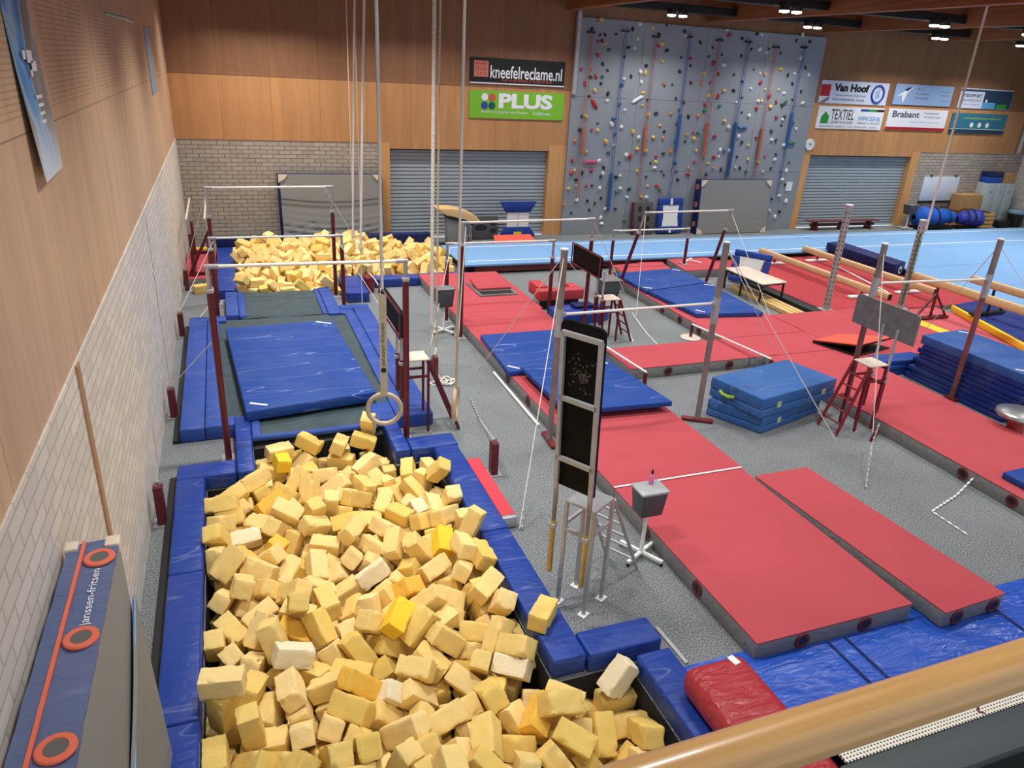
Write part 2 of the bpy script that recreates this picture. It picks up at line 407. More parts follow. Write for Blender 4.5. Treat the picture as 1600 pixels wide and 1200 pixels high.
struct(MB().box(-1.3, -1.10, -1, 21, 0, 2.67).build('wall_left', brick_left))
struct(MB().box(-1.3, -1.112, -1, 21, 2.67, 7.2).build('wall_left_panelling', wood_left))
struct(MB().box(-1.10, -1.084, 5.39, 5.49, 0, 2.665).build('trim_1', wood_strip))
struct(MB().box(-1.102, -1.098, 11.3, 11.32, 0, 2.6).build('trim_2', pit_dark))
b = MB()                                            # veneered upper wall and piers of the back wall
b.box(-1.3, 9.62, 20.96, 21.3, 2.66, 4.187); b.box(18.45, 29.3, 20.96, 21.3, 2.66, 4.187)
b.box(4.28, 9.06, 20.96, 21.3, 2.5, 2.66); b.box(18.8, 23.42, 20.96, 21.3, 2.5, 2.66)
struct(b.build('wall_back', wood_back))
b = MB(); b.box(-1.3, 9.62, 20.96, 21.3, 4.195, 7.2); b.box(18.45, 29.3, 20.96, 21.3, 4.195, 7.2); b.box(9.62, 18.45, 20.96, 21.3, 6.15, 7.2)
struct(b.build('wall_back_upper', wood_back_up))
b = MB()
for x0, x1 in ((3.98, 4.28), (9.06, 9.62), (18.45, 18.8), (23.42, 23.8)): b.box(x0, x1, 20.94, 21.3, 0, 2.66)
struct(b.build('trim_3', wood_post))
b = MB(); b.box(-1.1, 3.98, 20.97, 21.3, 0, 2.66); b.box(23.8, 29.2, 20.97, 21.3, 0, 2.66); b.box(9.62, 18.45, 20.99, 21.3, 0, 6.15)
struct(b.build('wall_back_brick', brick_back))
def shutter(name, x0, x1):
    b = MB(); b.box(x0, x1, 21.16, 21.25, 0, 2.5)
    z = .02
    while z < 2.46:
        b.hexa([(x0, 21.12, z), (x1, 21.12, z), (x1, 21.16, z), (x0, 21.16, z)], [(x0, 21.135, z+.078), (x1, 21.135, z+.078), (x1, 21.16, z+.078), (x0, 21.16, z+.078)], .006, 1)
        z += .104
    d = struct(b.build(name, shutter_m)); return d
d1 = shutter('door_1', 4.28, 9.06); d2 = shutter('door_2', 18.8, 23.42)
struct(MB().box(4.28, 9.06, 21.04, 21.14, 2.46, 2.52).box(18.8, 23.42, 21.04, 21.14, 2.46, 2.52).build('trim_4', pit_dark))
struct(MB().box(29.2, 29.4, -1, 21.3, 0, 2.66).build('wall_right', brick_left))
struct(MB().box(29.22, 29.4, -1, 21.3, 2.66, 7.2).build('wall_right_panelling', wood_back))
struct(MB().box(-1.3, 29.4, -1, 21.3, 7.2, 7.35).build('ceiling', deck_dark))
for i, x in enumerate((.3, 4.8, 9.31, 13.9, 18.33, 22.8, 27.3)):
    struct(MB().box(x, x+.2, -1, 20.96, 6.28, 7.2, .01, 1).build('trim_%d' % (5+i), beam_wood))
struct(MB().box(-1.1, 29.2, -1, .2, 2.9, 3.05).build('floor_balcony', carpet))

# black lighting troughs between the glulam beams, each with a pair of lamps
lamp_on = glow('lamp_on', (255, 250, 240), 14)
LT = [(9.52, 13.88, 19.6, 11.95, 'black lighting trough between roof beams above the left half of the climbing wall'),
      (14.12, 18.31, 19.5, 16.5, 'black lighting trough above the right edge of the climbing wall'),
      (18.55, 22.78, 19.45, 21.5, 'black lighting trough under the roof above the row of white sponsor signs'),
      (9.52, 13.88, 15.95, 12.75, 'wide black trough at the top edge, left of the other troughs nearer the camera'),
      (14.12, 18.31, 15.9, 17.42, 'black trough with a lamp pair and an unlit white lamp beside it'),
      (23.02, 27.28, 19.4, 25.2, 'black trough at the far right end of the roof'),
      (18.55, 22.78, 15.9, 20.8, 'black trough at the top right corner behind the long white rope')]
for x0, x1, y, lx, lab in LT:
    t = thing('lighting_trough', lab, 'light fixture', (x0, y, 6.38), 'lighting troughs in the roof')
    MB().box(x0, x1, y-.12, y+.12, 6.36, 6.56, .01, 1).build('trough', track_black, t)
    for dx in (-.18, .18):
        h = MB().cyl((lx+dx, y-.14, 6.275), (lx+dx, y-.14, 6.40), .12, 16).build('lamp_housing', track_black, t)
        MB().lathe((lx+dx, y-.14, 6.225), [(.04, 0), (.11, .01), (.115, .045)], 16).build('lamp', lamp_on, h, label='glowing round lamp')
t = thing('unlit_lamp', 'unlit white lamp hanging between the roof beams at the top', 'light fixture', (15.1, 16.3, 6.45))
MB().box(14.9, 15.3, 16.2, 16.4, 6.42, 6.58, .02).box(15.09, 15.11, 16.29, 16.31, 6.57, 7.2).build('lamp_body', white, t); MB().box(14.93, 15.27, 16.22, 16.38, 6.405, 6.42).build('lamp_glass', paper, t)

# climbing wall
cw = MB(); xx = [9.62, 11.8, 14.0, 16.2, 18.45]
for i in range(4):
    for z0, z1 in ((0, 1.95), (1.95, 4.05), (4.05, 6.13)): cw.box(xx[i]+.003, xx[i+1]-.003, 20.87, 20.985, z0+.003, z1-.003, .004, 1)
o = solo(cw.build('climbing_wall', climb_m), 'tall grey climbing wall with coloured holds on the back wall', 'climbing wall')
HM = {'k': mat('hold_dark', (44, 46, 52), .6), 'r': mat('hold_red', (178, 52, 58), .5), 'y': mat('hold_yellow', (222, 186, 96), .5), 'w': mat('hold_white', (222, 224, 220), .5),
      'g': mat('hold_green', (48, 112, 72), .5), 'b': mat('hold_blue', (58, 104, 150), .5), 'o': mat('hold_orange', (206, 130, 70), .5), 'p': mat('hold_pink', (190, 70, 120), .5)}
HW = {'k': 'dark grey', 'r': 'red', 'y': 'yellow', 'w': 'white', 'g': 'green', 'b': 'blue', 'o': 'orange'}
HOLDS = {"o": "1024,603 1019,480 1261,453 1302,367 1395,459 1401,364 1627,585 983,281 1221,326 1284,295 1370,306 1319,257 1303,131 1232,115 965,93 1440,338 1488,207 1652,272 1660,225", "y": "1037,611 1053,549 1035,424 1013,351 1205,600 1242,560 1250,513 1196,479 1197,423 1198,387 1223,362 1402,487 1484,441 1431,424 1637,541 1684,513 1628,495 1638,450 1691,452 1633,416 1671,400 1055,313 1177,312 1088,281 1025,251 1198,262 1228,256 1268,332 1250,297 1270,223 991,196 1207,195 1000,151 1251,150 975,141 1503,351 1398,296 1413,260 1447,242 1465,221 1609,279 1618,235 1655,310 1687,195 1393,207", "k": "1009,584 1036,571 1051,572 1087,576 1044,556 1053,496 1070,479 1017,459 1053,443 1079,416 1018,407 999,351 1139,592 1228,584 1131,544 1261,543 1122,518 1197,498 1151,467 1268,445 1294,450 1215,405 1250,368 1313,411 1342,401 1367,360 1313,526 1314,488 1313,597 1250,610 1520,591 1373,571 1441,582 1419,560 1456,541 1410,534 1350,506 1358,458 1519,442 1511,488 1564,379 1554,423 1546,470 1527,542 1561,563 1548,580 1626,568 1572,607 1582,506 1715,406 1734,369 1725,597 1778,597 1762,579 1780,521 1717,496 1741,472 1781,449 1752,424 1054,333 997,314 1287,315 1367,287 1293,249 1252,220 1018,189 1089,205 1081,178 1242,178 1295,195 1305,184 1359,169 1135,177 999,169 1054,151 1186,140 1090,113 1044,105 1070,97 1144,79 1053,77 992,69 1350,195 1519,202 1464,187 1582,287 1574,243 1592,207 1728,344 1717,297 1727,252 1717,207 1790,153 1725,142 1745,105 1715,81 1788,62", "r": "1032,553 1035,518 985,478 1034,461 1002,441 1231,553 1472,597 1347,525 1430,516 1454,487 1429,461 1464,423 1421,397 1616,469 1659,431 1690,415 1618,394 1701,368 1036,313 1225,287 1268,240 1176,240 980,224 1047,197 981,189 1036,150 1285,150 1394,187 1393,314 1475,304 1484,240 1412,225 1636,303 1684,245", "g": "1068,534 1055,461 1329,379 1476,395 1422,380 1673,558 1727,415 1297,138 1181,41 1410,313 1619,197 1692,325 1773,353 1788,226", "w": "1078,397 1110,587 1160,607 1160,569 1152,543 1179,481 1126,459 1187,452 1141,373 1462,611 1321,586 1342,585 1468,514 1593,371 1537,408 1583,450 1590,566 1618,557 1590,607 1608,496 1714,442 1618,415 1745,616 1755,550 1742,502 1798,501 1797,415 1101,330 1135,324 1198,295 1115,271 1269,206 1163,243 1070,224 1088,187 1149,181 1082,143 1154,142 1007,107 1181,115 1251,114 1108,80 1095,52 1101,33 1521,334 1503,264 1540,261 1501,242 1565,306 1574,208 1790,334 1698,298 1754,281 1726,235 1783,199 1772,170 1726,127 1773,116 1806,98 1744,64 1772,44 1728,362", "R": "1036,388", "b": "1122,442 1122,388 1106,349 1116,304 1099,249 1329,341 1330,286 1141,222 1341,222 1142,132 1520,259 1762,196", "W": "1180,405", "P": "1042,221", "B": "1574,333", "G": "1781,289"}
def hold_mesh(seed, sx=1, sz=1):
    r = random.Random(seed); b = MB()
    bmesh.ops.create_icosphere(b.bm, subdivisions=2, radius=1)
    off = Vector((r.uniform(-9, 9), r.uniform(-9, 9), r.uniform(-9, 9)))
    from mathutils import noise
    for v in b.bm.verts:
        k = 1 + .38*noise.noise(v.co*1.3 + off)
        v.co = Vector((v.co.x*.085*sx*k, max(-.075, v.co.y*.075*k) if v.co.y < 0 else v.co.y*.01, v.co.z*.062*sz*k))
    return b
hold_src = {}
for c, s in HOLDS.items():
    lc = c.lower()
    for n, q in enumerate(s.split()):
        x, z = (int(v)/100 for v in q.split(','))
        if c.isupper() :
            o = hold_mesh(70+ord(c), {'R': 2.2, 'W': 2.6, 'P': 2.8, 'B': 2.2, 'G': 2.0}[c], .9).build('climbing_hold', HM[lc])
            o.location = (x, 20.868, z); o.rotation_euler = (0, {'R': .9, 'W': -.5}.get(c, 0), 0)
            o['label'] = {'R': 'large slanted red climbing hold on the upper left of the grey climbing wall', 'W': 'long slanted white climbing hold on the upper left climbing wall',
                          'P': 'long low pink climbing hold at the lower left of the climbing wall', 'B': 'wide flat blue climbing hold in the right half of the climbing wall',
                          'G': 'wide flat dark green climbing hold by the right edge, level with the clock'}[c]
            o['category'] = 'climbing hold'; continue
        k = (lc, n % 4)
        if k not in hold_src:
            o = hold_mesh(hash(('krywgbo'.index(lc), n % 4)) % 1000).build('climbing_hold', HM[lc]); hold_src[k] = o
        else:
            o = hold_src[k].copy(); C.objects.link(o)
        o.location = (x, 20.868, z); rr = random.Random(n*7+ord(c))
        o.rotation_euler = (0, rr.uniform(0, 6.28), 0); sc = rr.uniform(.58, 1.0) * (.85 if lc == 'k' else 1)
        o.scale = (sc, sc, sc)
        o['label'] = 'small %s climbing hold bolted to the grey climbing wall' % HW[lc]; o['category'] = 'climbing hold'
        o['group'] = '%s holds on the climbing wall' % HW[lc]
rope_or = mat('orange_rope', (176, 104, 76), .8); rope_bl = mat('blue_rope', (44, 88, 152), .8)
for x, zt, za, zb, zbot, m, lab in ((10.06, 5.75, 3.18, 2.48, 1.1, 0, 'orange climbing rope hanging furthest left on the climbing wall'), (11.15, 5.85, 1.89, .75, .7, 1, 'blue climbing rope hanging furthest left, thick at its low end'),
        (12.17, 5.76, 3.28, 2.55, 1.15, 0, 'second orange climbing rope from the left of the climbing wall'), (13.32, 5.83, 3.67, 2.57, 1.1, 1, 'blue climbing rope ending above the standing blue and white trampette'),
        (14.38, 5.8, 3.44, 2.42, 1.8, 0, 'orange climbing rope ending at the left corner of the grey crash mat'), (15.44, 5.82, 3.49, 1.82, 1.75, 1, 'blue climbing rope hanging behind the grey crash mat top'),
        (16.5, 5.73, 3.33, 2.39, 1.8, 0, 'rightmost orange climbing rope of the climbing wall'), (17.58, 5.79, 3.85, 2.74, 1.2, 1, 'rightmost blue climbing rope near the clock')):
    t = thing('climbing_rope', lab, 'rope', (x, 20.8, zt), 'ropes on the climbing wall')
    for dx in (-.035, .035): MB().tube([(x+dx, 20.8, zt), (x+dx, 20.8, zbot)], .009, 6).build('strand', (rope_or, rope_bl)[m], t)
    MB().tube([(x, 20.79, za), (x, 20.78, (za+zb)/2), (x, 20.79, zb)], .055, 8).build('coiled_rope_end', (rope_or, rope_bl)[m], t, label='thick gathered part of the rope')
    MB().box(x-.12, x+.12, 20.80, 20.862, zt-.02, zt+.04).build('anchor', steel_red if 0 else black, t)
solo(MB().box(9.60, 9.72, 20.78, 20.87, 4.1, 6.28, .008, 1).build('cable_duct', alu), 'pale vertical cable duct at the left edge of the climbing wall', 'cable duct')
solo(MB().box(17.95, 18.2, 20.855, 20.868, 1.32, 1.62).build('paper_notice', paper), 'small white paper notice low on the right of the climbing wall', 'notice')

# wall clock
t = thing('wall_clock', 'round white wall clock between the climbing wall and the right shutter', 'clock', (18.64, 20.93, 2.85))
MB().lathe((18.64, 20.938, 2.85), [(.185, 0), (.19, .03), (.18, .06), (.17, .06)], 32, (0, -1, 0)).build('clock_case', white, t)
MB().lathe((18.64, 20.879, 2.85), [(.165, 0), (.165, .004)], 32, (0, -1, 0)).build('clock_face', paper, t)
MB().obox((18.66, 20.872, 2.87), (.016, .004, .09), rot(0, .7, 0)).build('hour_hand', black, t); MB().obox((18.62, 20.868, 2.86), (.014, .004, .13), rot(0, -1.2, 0)).build('minute_hand', black, t)

# sponsor signs on the back wall
def sign(name, lab, x0, x1, z0, z1, m, frame=None):
    t = thing(name, lab, 'sign', (x0, 20.95, z0)); MB().box(x0, x1, 20.925, 20.958, z0, z1, .004, 1).build('panel', m, t); return t
def L(s, t, m, x, z, w_, h, name='lettering', bold=0.0): return text(s, name, m, t, (x, 20.923, z), (1, 0, 0), (0, 0, 1), w_, h, .003, bold=bold)
ink = mat('sign_black', (18, 18, 20), .4); sw = mat('sign_white', (236, 236, 240), .4); sred = mat('sign_red', (176, 36, 48), .4); sor = mat('sign_orange', (206, 88, 60), .4)
sgreen = mat('sign_green', (124, 190, 44), .4); dgreen = mat('leaf_green', (40, 150, 60), .4); sblue = mat('sign_blue', (40, 70, 160), .4); cyan = mat('sign_sky', (90, 160, 215), .4)
teal = mat('sign_teal', (52, 120, 140), .4); slate = mat('sign_slate', (38, 66, 92), .4); pale_bl = mat('sign_pale_blue', (150, 176, 214), .4); lime = mat('sign_lime', (170, 200, 100), .4); dteal = mat('sign_dark_green', (10, 84, 80), .4)
gtxt = mat('sign_grey_text', (120, 124, 134), .4); salmon = mat('sign_salmon', (216, 128, 108), .4); wshade = mat('sign_offwhite', (208, 214, 232), .4)
t = sign('sponsor_sign', 'black sponsor sign with white lettering above the green one', 6.53, 9.38, 4.31, 4.94, ink)
f = MB().box(6.64, 7.06, 20.918, 20.926, 4.45, 4.86, .003, 1).build('square_logo', salmon, t, label='salmon square logo with red letters')
for i, s in enumerate(('KNEE', 'FELRE', 'CLAME')): text(s, 'logo_lettering', sred, f, (6.69, 20.917, 4.74-.125*i), (1, 0, 0), (0, 0, 1), .32, .085, .002)
L('kneefelreclame.nl', t, sw, 7.12, 4.43, 2.17, .33, bold=.012); L('voor al uw binnen- & buitenreclame', t, sor, 7.45, 4.36, 1.55, .07, 'small_lettering')
MB().box(6.53, 9.38, 20.92, 20.958, 4.28, 4.31).build('lower_edge', sw, t, label='thin white lower edge')
t = sign('sponsor_sign', 'bright green sponsor sign with thick white capitals and four coloured dots', 6.54, 9.42, 3.37, 4.10, sgreen)
for x, z, m in ((6.98, 3.93, sw), (7.2, 3.93, sor), (6.98, 3.71, sblue), (7.2, 3.71, dteal)):
    MB().lathe((x, 20.922, z), [(.10, 0), (.10, .006)], 24, (0, -1, 0)).build('logo_dot', m, t)
L('PLUS', t, sw, 7.40, 3.65, 1.65, .40, bold=.045)
L('André en Joyce van Reijen', t, sw, 6.88, 3.49, 1.42, .10, 'small_lettering'); L('Veldhoven', t, sw, 8.45, 3.49, .56, .10, 'small_lettering')
t = sign('sponsor_sign', 'white sponsor sign with bold black name and a blue oval emblem', 18.66, 21.57, 4.18, 4.89, wshade)
MB().box(18.66, 19.06, 20.917, 20.926, 4.40, 4.76).build('red_image', sred, t); MB().extr([(18.68, 20.917, 4.2), (19.06, 20.917, 4.4), (19.06, 20.917, 4.3), (18.9, 20.917, 4.19)], (0, .008, 0)).build('grey_image', gtxt, t)
L('Van Hoof', t, ink, 19.2, 4.56, 1.5, .25, bold=.05); L('Timmerwerk en onderhoud', t, gtxt, 19.25, 4.42, 1.35, .07, 'small_lettering'); L('WWW.VANHOOF.NL - BLADEL', t, slate, 19.2, 4.28, 1.4, .06, 'small_lettering')
em = MB(); em.tube([(21.12+.26*math.cos(a*PI/16), 20.915, 4.53+.27*math.sin(a*PI/16)) for a in range(32)], .035, 6, closed=True); em.build('oval_emblem', sblue, t)
MB().extr([(21.12+.12*math.cos(a*PI/4+.3)*(1 if a % 2 else .6), 20.918, 4.53+.2*math.sin(a*PI/4+.3)*(1 if a % 2 else .6)) for a in range(8)], (0, .006, 0)).build('emblem_figure', pale_bl, t)
t = sign('sponsor_sign', 'pale blue sponsor sign with faint grey text beside the white one', 21.87, 24.58, 4.24, 4.91, pale_bl)
MB().extr([(22.0, 20.92, 4.5), (22.2, 20.92, 4.55), (22.32, 20.92, 4.28), (22.42, 20.92, 4.6), (22.75, 20.92, 4.86), (22.4, 20.92, 4.72), (22.25, 20.92, 4.66)], (0, .006, 0)).build('star_figure', sw, t)
MB().extr([(22.28, 20.917, 4.72), (22.45, 20.917, 4.80), (22.62, 20.917, 4.82), (22.42, 20.917, 4.68)], (0, .005, 0)).build('dark_mark', slate, t)
for s, z in (('Gym', 4.72), ('Promotions', 4.58), ('Brabant', 4.45)): L(s, t, gtxt, 22.85, z, .3 if s == 'Gym' else .62, .075, 'small_lettering')
for z in (4.7, 4.58, 4.4): L('www.info', t, gtxt, 24.05, z, .38, .045, 'small_lettering')
t = sign('sponsor_sign', 'white sponsor sign with a dark blue and green photo half, partly behind the rope', 24.95, 27.6, 4.22, 4.90, wshade)
MB().box(24.95, 27.6, 20.918, 20.926, 4.80, 4.86).build('dark_stripe', slate, t); ph = MB().box(26.15, 27.58, 20.916, 20.926, 4.24, 4.80).build('photo_half', slate, t)
MB().box(26.15, 26.8, 20.912, 20.918, 4.24, 4.45).build('blue_patch', cyan, ph); MB().box(26.85, 27.4, 20.912, 20.918, 4.24, 4.40).build('green_patch', dgreen, ph); MB().lathe((26.3, 20.914, 4.5), [(.05, 0), (.05, .004)], 16, (0, -1, 0)).build('ball', sw, ph)
L('FYSIOSPORT', t, slate, 25.05, 4.6, 1.0, .11, bold=.02); L('VAN DIERENDONCK', t, gtxt, 25.05, 4.46, 1.0, .08, 'small_lettering'); L('bewegen is gezond', t, gtxt, 25.05, 4.34, .9, .05, 'small_lettering')
t = sign('sponsor_sign', 'white sponsor sign with a green house shape and tall thin capitals', 18.75, 21.6, 3.38, 4.09, sw)
MB().extr([(18.9, 20.918, 3.55), (19.22, 20.918, 3.55), (19.22, 20.918, 3.78), (19.06, 20.918, 3.92), (18.9, 20.918, 3.76)], (0, .006, 0)).build('green_house', dgreen, t)
L('TEXTIEL', t, ink, 19.3, 3.68, 1.0, .32); L('GROEP HOLLAND', t, gtxt, 19.3, 3.55, 1.0, .09, 'small_lettering'); L('WWW.TGH.NL', t, cyan, 20.5, 3.66, 1.0, .15, bold=.02); L('SNIJDER 4 - BLADEL', t, gtxt, 20.5, 3.54, 1.0, .08, 'small_lettering')
L('BEDRUKKEN - KLEDING - CAPS - BORDUREN - TASSEN', t, gtxt, 18.9, 3.43, 2.5, .05, 'small_lettering')
for x, m in ((20.55, sblue), (20.9, dgreen), (21.25, ink)): MB().box(x, x+.35, 20.918, 20.926, 3.97, 4.04).build('colour_bar', m, t)
t = sign('sponsor_sign', 'white sponsor sign with grey lettering and a red bottom stripe', 21.8, 24.6, 3.41, 4.11, sw)
L('Brabant', t, mat('sign_dark_text', (70, 72, 82), .4), 22.0, 3.83, 1.25, .21, bold=.02); L('Makelaardij', t, gtxt, 23.45, 3.95, .7, .07, 'small_lettering'); L('Verzekeringen', t, gtxt, 23.45, 3.83, .85, .07, 'small_lettering')
L('hypotheken en pensioenen', t, pale_bl, 22.9, 3.66, 1.4, .05, 'small_lettering'); MB().box(21.8, 24.6, 20.918, 20.926, 3.41, 3.51).build('red_stripe', sred, t)
t = sign('sponsor_sign', 'teal sponsor sign at the right end of the lower row', 24.86, 27.66, 3.36, 4.06, teal)
MB().box(24.86, 27.66, 20.918, 20.926, 3.36, 3.51).build('dark_stripe', slate, t); MB().box(24.86, 27.66, 20.917, 20.926, 3.51, 3.525).build('thin_line', sw, t); L('voordeligschoonmaken.nl', t, lime, 25.4, 3.84, 1.9, .09, bold=.02)
for x in (25.9, 26.3, 26.7): MB().lathe((x, 20.922, 3.66), [(.09, 0), (.09, .005)], 16, (0, -1, 0)).build('white_icon', sw, t)

# banners on the left wall
bn, nt, ln, p = nodes('banner_print'); p.inputs['Roughness'].default_value = .45
g = N(nt, 'ShaderNodeNewGeometry'); mp = N(nt, 'ShaderNodeMapping'); mp.inputs['Scale'].default_value = (1, 1.5, .8); mp.inputs['Location'].default_value = (0, .3, .2); ln.new(g.outputs['Position'], mp.inputs[0])
n = N(nt, 'ShaderNodeTexNoise'); n.inputs['Scale'].default_value = 1.5; n.inputs['Detail'].default_value = 2; n.inputs['Distortion'].default_value = .5; ln.new(mp.outputs[0], n.inputs[0])
cr = N(nt, 'ShaderNodeValToRGB'); e = cr.color_ramp.elements; e[0].position = .26; e[0].color = lin((40, 112, 186)); e[1].position = .72; e[1].color = lin((196, 206, 216))
for pos, c in ((.40, (84, 150, 206)), (.47, (150, 186, 218)), (.51, (128, 124, 120)), (.62, (132, 130, 128))): q = e.new(pos); q.color = lin(c)
ln.new(n.outputs['Fac'], cr.inputs[0])
sp = N(nt, 'ShaderNodeSeparateXYZ'); ln.new(g.outputs['Position'], sp.inputs[0]); zr = N(nt, 'ShaderNodeMapRange'); zr.inputs['From Min'].default_value = 4.3; zr.inputs['From Max'].default_value = 3.9; ln.new(sp.outputs['Z'], zr.inputs['Value'])
mx = N(nt, 'ShaderNodeMix', data_type='RGBA'); ln.new(zr.outputs[0], mx.inputs['Factor']); ln.new(cr.outputs[0], mx.inputs['A']); mx.inputs['B'].default_value = lin((214, 224, 232)); ln.new(mx.outputs['Result'], p.inputs['Base Color'])
t = thing('wall_banner', 'long blue and grey sports banner with a curling lower end, high on the left wall', 'banner', (-1.08, 5.7, 6.0))
def bsurf(u, v):
    z = 6.1 - 2.2*u; out = .02 + .03*max(0, (u-.72)/.28)**2 * (1.3 - .9*v); return (-1.112+out+.012*math.sin(u*9), 5.36+.72*v + .03*u, z)
MB().grid(bsurf, 24, 4, .004).build('banner_sheet', bn, t)
wp = MB()
for z0, y0, y1, h in ((4.60, 5.52, 5.60, .05), (4.58, 5.63, 5.78, .07), (4.53, 5.72, 5.86, .06), (4.50, 5.66, 5.72, .04), (4.37, 5.68, 5.86, .02), (4.32, 5.7, 5.86, .02), (4.27, 5.7, 5.86, .02), (4.22, 5.72, 5.86, .02)):
    wp.poly([(-1.074, y0, z0), (-1.074, y1, z0), (-1.074, y1, z0+h), (-1.074, y0, z0+h)])
wp.build('pale_lettering', sw, t)
solo(MB().box(-1.111, -1.098, 15.5, 16.6, 3.93, 5.05, .003, 1).build('wall_banner', mat('steel_blue_print', (142, 162, 184), .5)), 'small plain blue banner far along the left wall', 'banner')
solo(MB().tube([(-1.111, 10.25, 5.03), (-.92, 10.3, 5.0), (-.9, 10.9, 4.99)], .02, 8).build('wall_bracket', alu), 'small metal bracket rod on the perforated left wall', 'bracket')
solo(MB().tube([(28.75, 20.86, 4.2), (28.72, 20.86, 2.75), (28.6, 20.8, 2.66)], .09, 12).build('drain_pipe', alu), 'grey drain pipe coming down the back wall in the right corner', 'pipe')
# ------------------------------------------------------------------ foam pits: padded edges
def pad(name, lab, x0, x1, y0, y1, z0, z1, m, cat='pad', group=None, bev=.025):
    cx, cy = (x0+x1)/2, (y0+y1)/2
    return solo(MB().box(x0, x1, y0, y1, z0, z1, bev, 3).build(name, m), lab, cat, group, (cx, cy, z0))
G = 'blue edge pads of the near foam pit'
for lab, a in (('blue edge pad on the left of the near pit, nearest the camera', (-.86, -.555, 2.4, 4.445)), ('blue edge pad on the left of the near pit, second from the camera', (-.86, -.555, 4.455, 6.265)),
               ('blue edge pad on the left of the near pit, third from the camera', (-.86, -.555, 6.275, 8.05)), ('short blue pad closing the far left corner of the near pit', (-.86, -.215, 8.06, 8.39)),
               ('narrow blue pad beside the red bar post at the left neck of the near pit', (-.205, -.005, 8.06, 9.6)), ('blue edge pad along the right of the near pit, with a foam block on it', (2.165, 2.48, 4.185, 6.12)),
               ('blue edge pad on the right of the near pit, beside the red floor beam', (2.165, 2.48, 6.13, 8.07)), ('short blue pad across the far right corner of the near pit', (1.885, 2.5, 8.08, 8.41)),
               ('narrow blue pad under the hanging wooden ring at the right neck of the near pit', (1.675, 1.875, 8.09, 9.04)), ('shiny blue pad jutting out right from the near pit', (2.49, 3.2, 4.16, 4.46)),
               ('creased blue pad beside the red vinyl cushion at the lower right of the pit', (2.875, 3.2, 2.5, 4.06))):
    pad('pit_edge_pad', lab, a[0], a[1], a[2], a[3], .002, .2, blue_pad, group=G)
G = 'dark blue pads around the far foam pit'
for lab, a, m in (('blue edge pad along the left side of the far foam pit', (-.40, -.005, 15.75, 19.62, .2), blue_pad), ('long dark blue pad standing behind the far foam pit', (-.40, 5.15, 19.64, 19.92, .42), navy),
               ('long blue pad along the front right of the far foam pit', (2.62, 3.93, 16.03, 16.4, .2), blue_pad), ('square blue pad block at the front corner of the far foam pit', (2.125, 2.6, 15.02, 16.4, .22), blue_pad),
               ('blue pad at the far end of the long red mat', (3.96, 5.0, 16.32, 16.41, .2), blue_pad)):
    pad('pit_edge_pad', lab, *a[:4], .002, a[4], m, group=G)
solo(MB().hexa([(5.02, 16.3, .002), (5.75, 16.3, .002), (5.05, 16.72, .002)], [(5.02, 16.3, .12), (5.75, 16.3, .12), (5.05, 16.72, .12)], .01).build('wedge_pad', blue_pad), 'small blue three-cornered pad between the red mat and the light blue floor', 'pad')

solo(MB().box(-.955, -.868, 2.4, 8.38, .002, .05).build('black_strip_and_shadow', black), 'narrow black strip and pad shadow on the floor along the left pads of the near pit', 'floor strip')  # black floor strip that also stands in for the pads' shadow
solo(MB().box(-.965, -.882, 9.34, 14.0, .002, .05).build('black_strip_and_shadow', black), 'narrow black strip and pad shadow on the floor along the left side of the trampoline', 'floor strip')  # strip and pad shadow as one black box beside the trampoline
# ------------------------------------------------------------------ trampoline between the pits
t = thing('sunken_trampoline', 'large trampoline with dark bed and blue frame pads between the two foam pits', 'trampoline', (.8, 11.6, 0))
def bed(u, v):
    x = -.42 + 2.5*u; y = 9.4 + 4.5*v
    return (x, y, .145 + .012*math.sin(x*7+y*3)*math.sin(y*5))
b = MB(); b.grid(bed, 16, 24)
b.grid(lambda u, v: (.02+1.62*u, 13.9+1.72*v, .15+.02*math.sin(u*9+v*4)*math.sin(v*11+u*3)), 10, 12); b.grid(lambda u, v: (.06+1.6*u, 8.98+.44*v, .147+.006*math.sin(u*20)), 10, 4)
b.build('bed', bed_cloth, t)
for q, z0, z1 in (((-.875, -.575, 9.34, 14.03), 0, .2), ((-.57, -.37, 9.62, 13.73), .10, .19), ((-.57, -.2, 9.35, 9.61), 0, .2), ((.0, .11, 8.96, 9.62), .1, .185), ((-.565, -.25, 13.74, 14.03), 0, .2), ((-.25, -.02, 14.04, 15.6), 0, .2), ((-.015, .11, 13.95, 15.6), .1, .19),
           ((2.1, 2.42, 9.36, 14.06), 0, .2), ((1.9, 2.095, 9.36, 13.8), .10, .19), ((1.9, 2.42, 9.06, 9.35), 0, .2), ((1.59, 1.895, 9.05, 9.6), .1, .19), ((1.86, 2.42, 14.07, 14.3), 0, .2), ((1.84, 2.09, 13.81, 14.06), .1, .19), ((1.6, 1.85, 13.82, 15.62), 0, .2), ((1.5, 1.595, 13.9, 15.62), .1, .185)):
    MB().box(*q, z0+.002, z1, .018, 3).build('frame_pad', blue_tramp, t)
MB().tube([(.0, 8.99, .14), (.8, 8.985, .13), (1.66, 8.99, .14)], .045, 10).build('rolled_edge_pad', blue_tramp, t)
t = thing('landing_mat', 'big blue landing mat lying on the dark trampoline bed', 'mat', (.75, 11.2, .19))
MB().hexa([(-.05, 9.38, .195), (1.72, 9.62, .195), (1.56, 12.94, .195), (-.26, 12.88, .195)], [(-.05, 9.38, .35), (1.72, 9.62, .35), (1.56, 12.94, .35), (-.26, 12.88, .35)], .02, 3).build('mat_body', blue_mat, t)
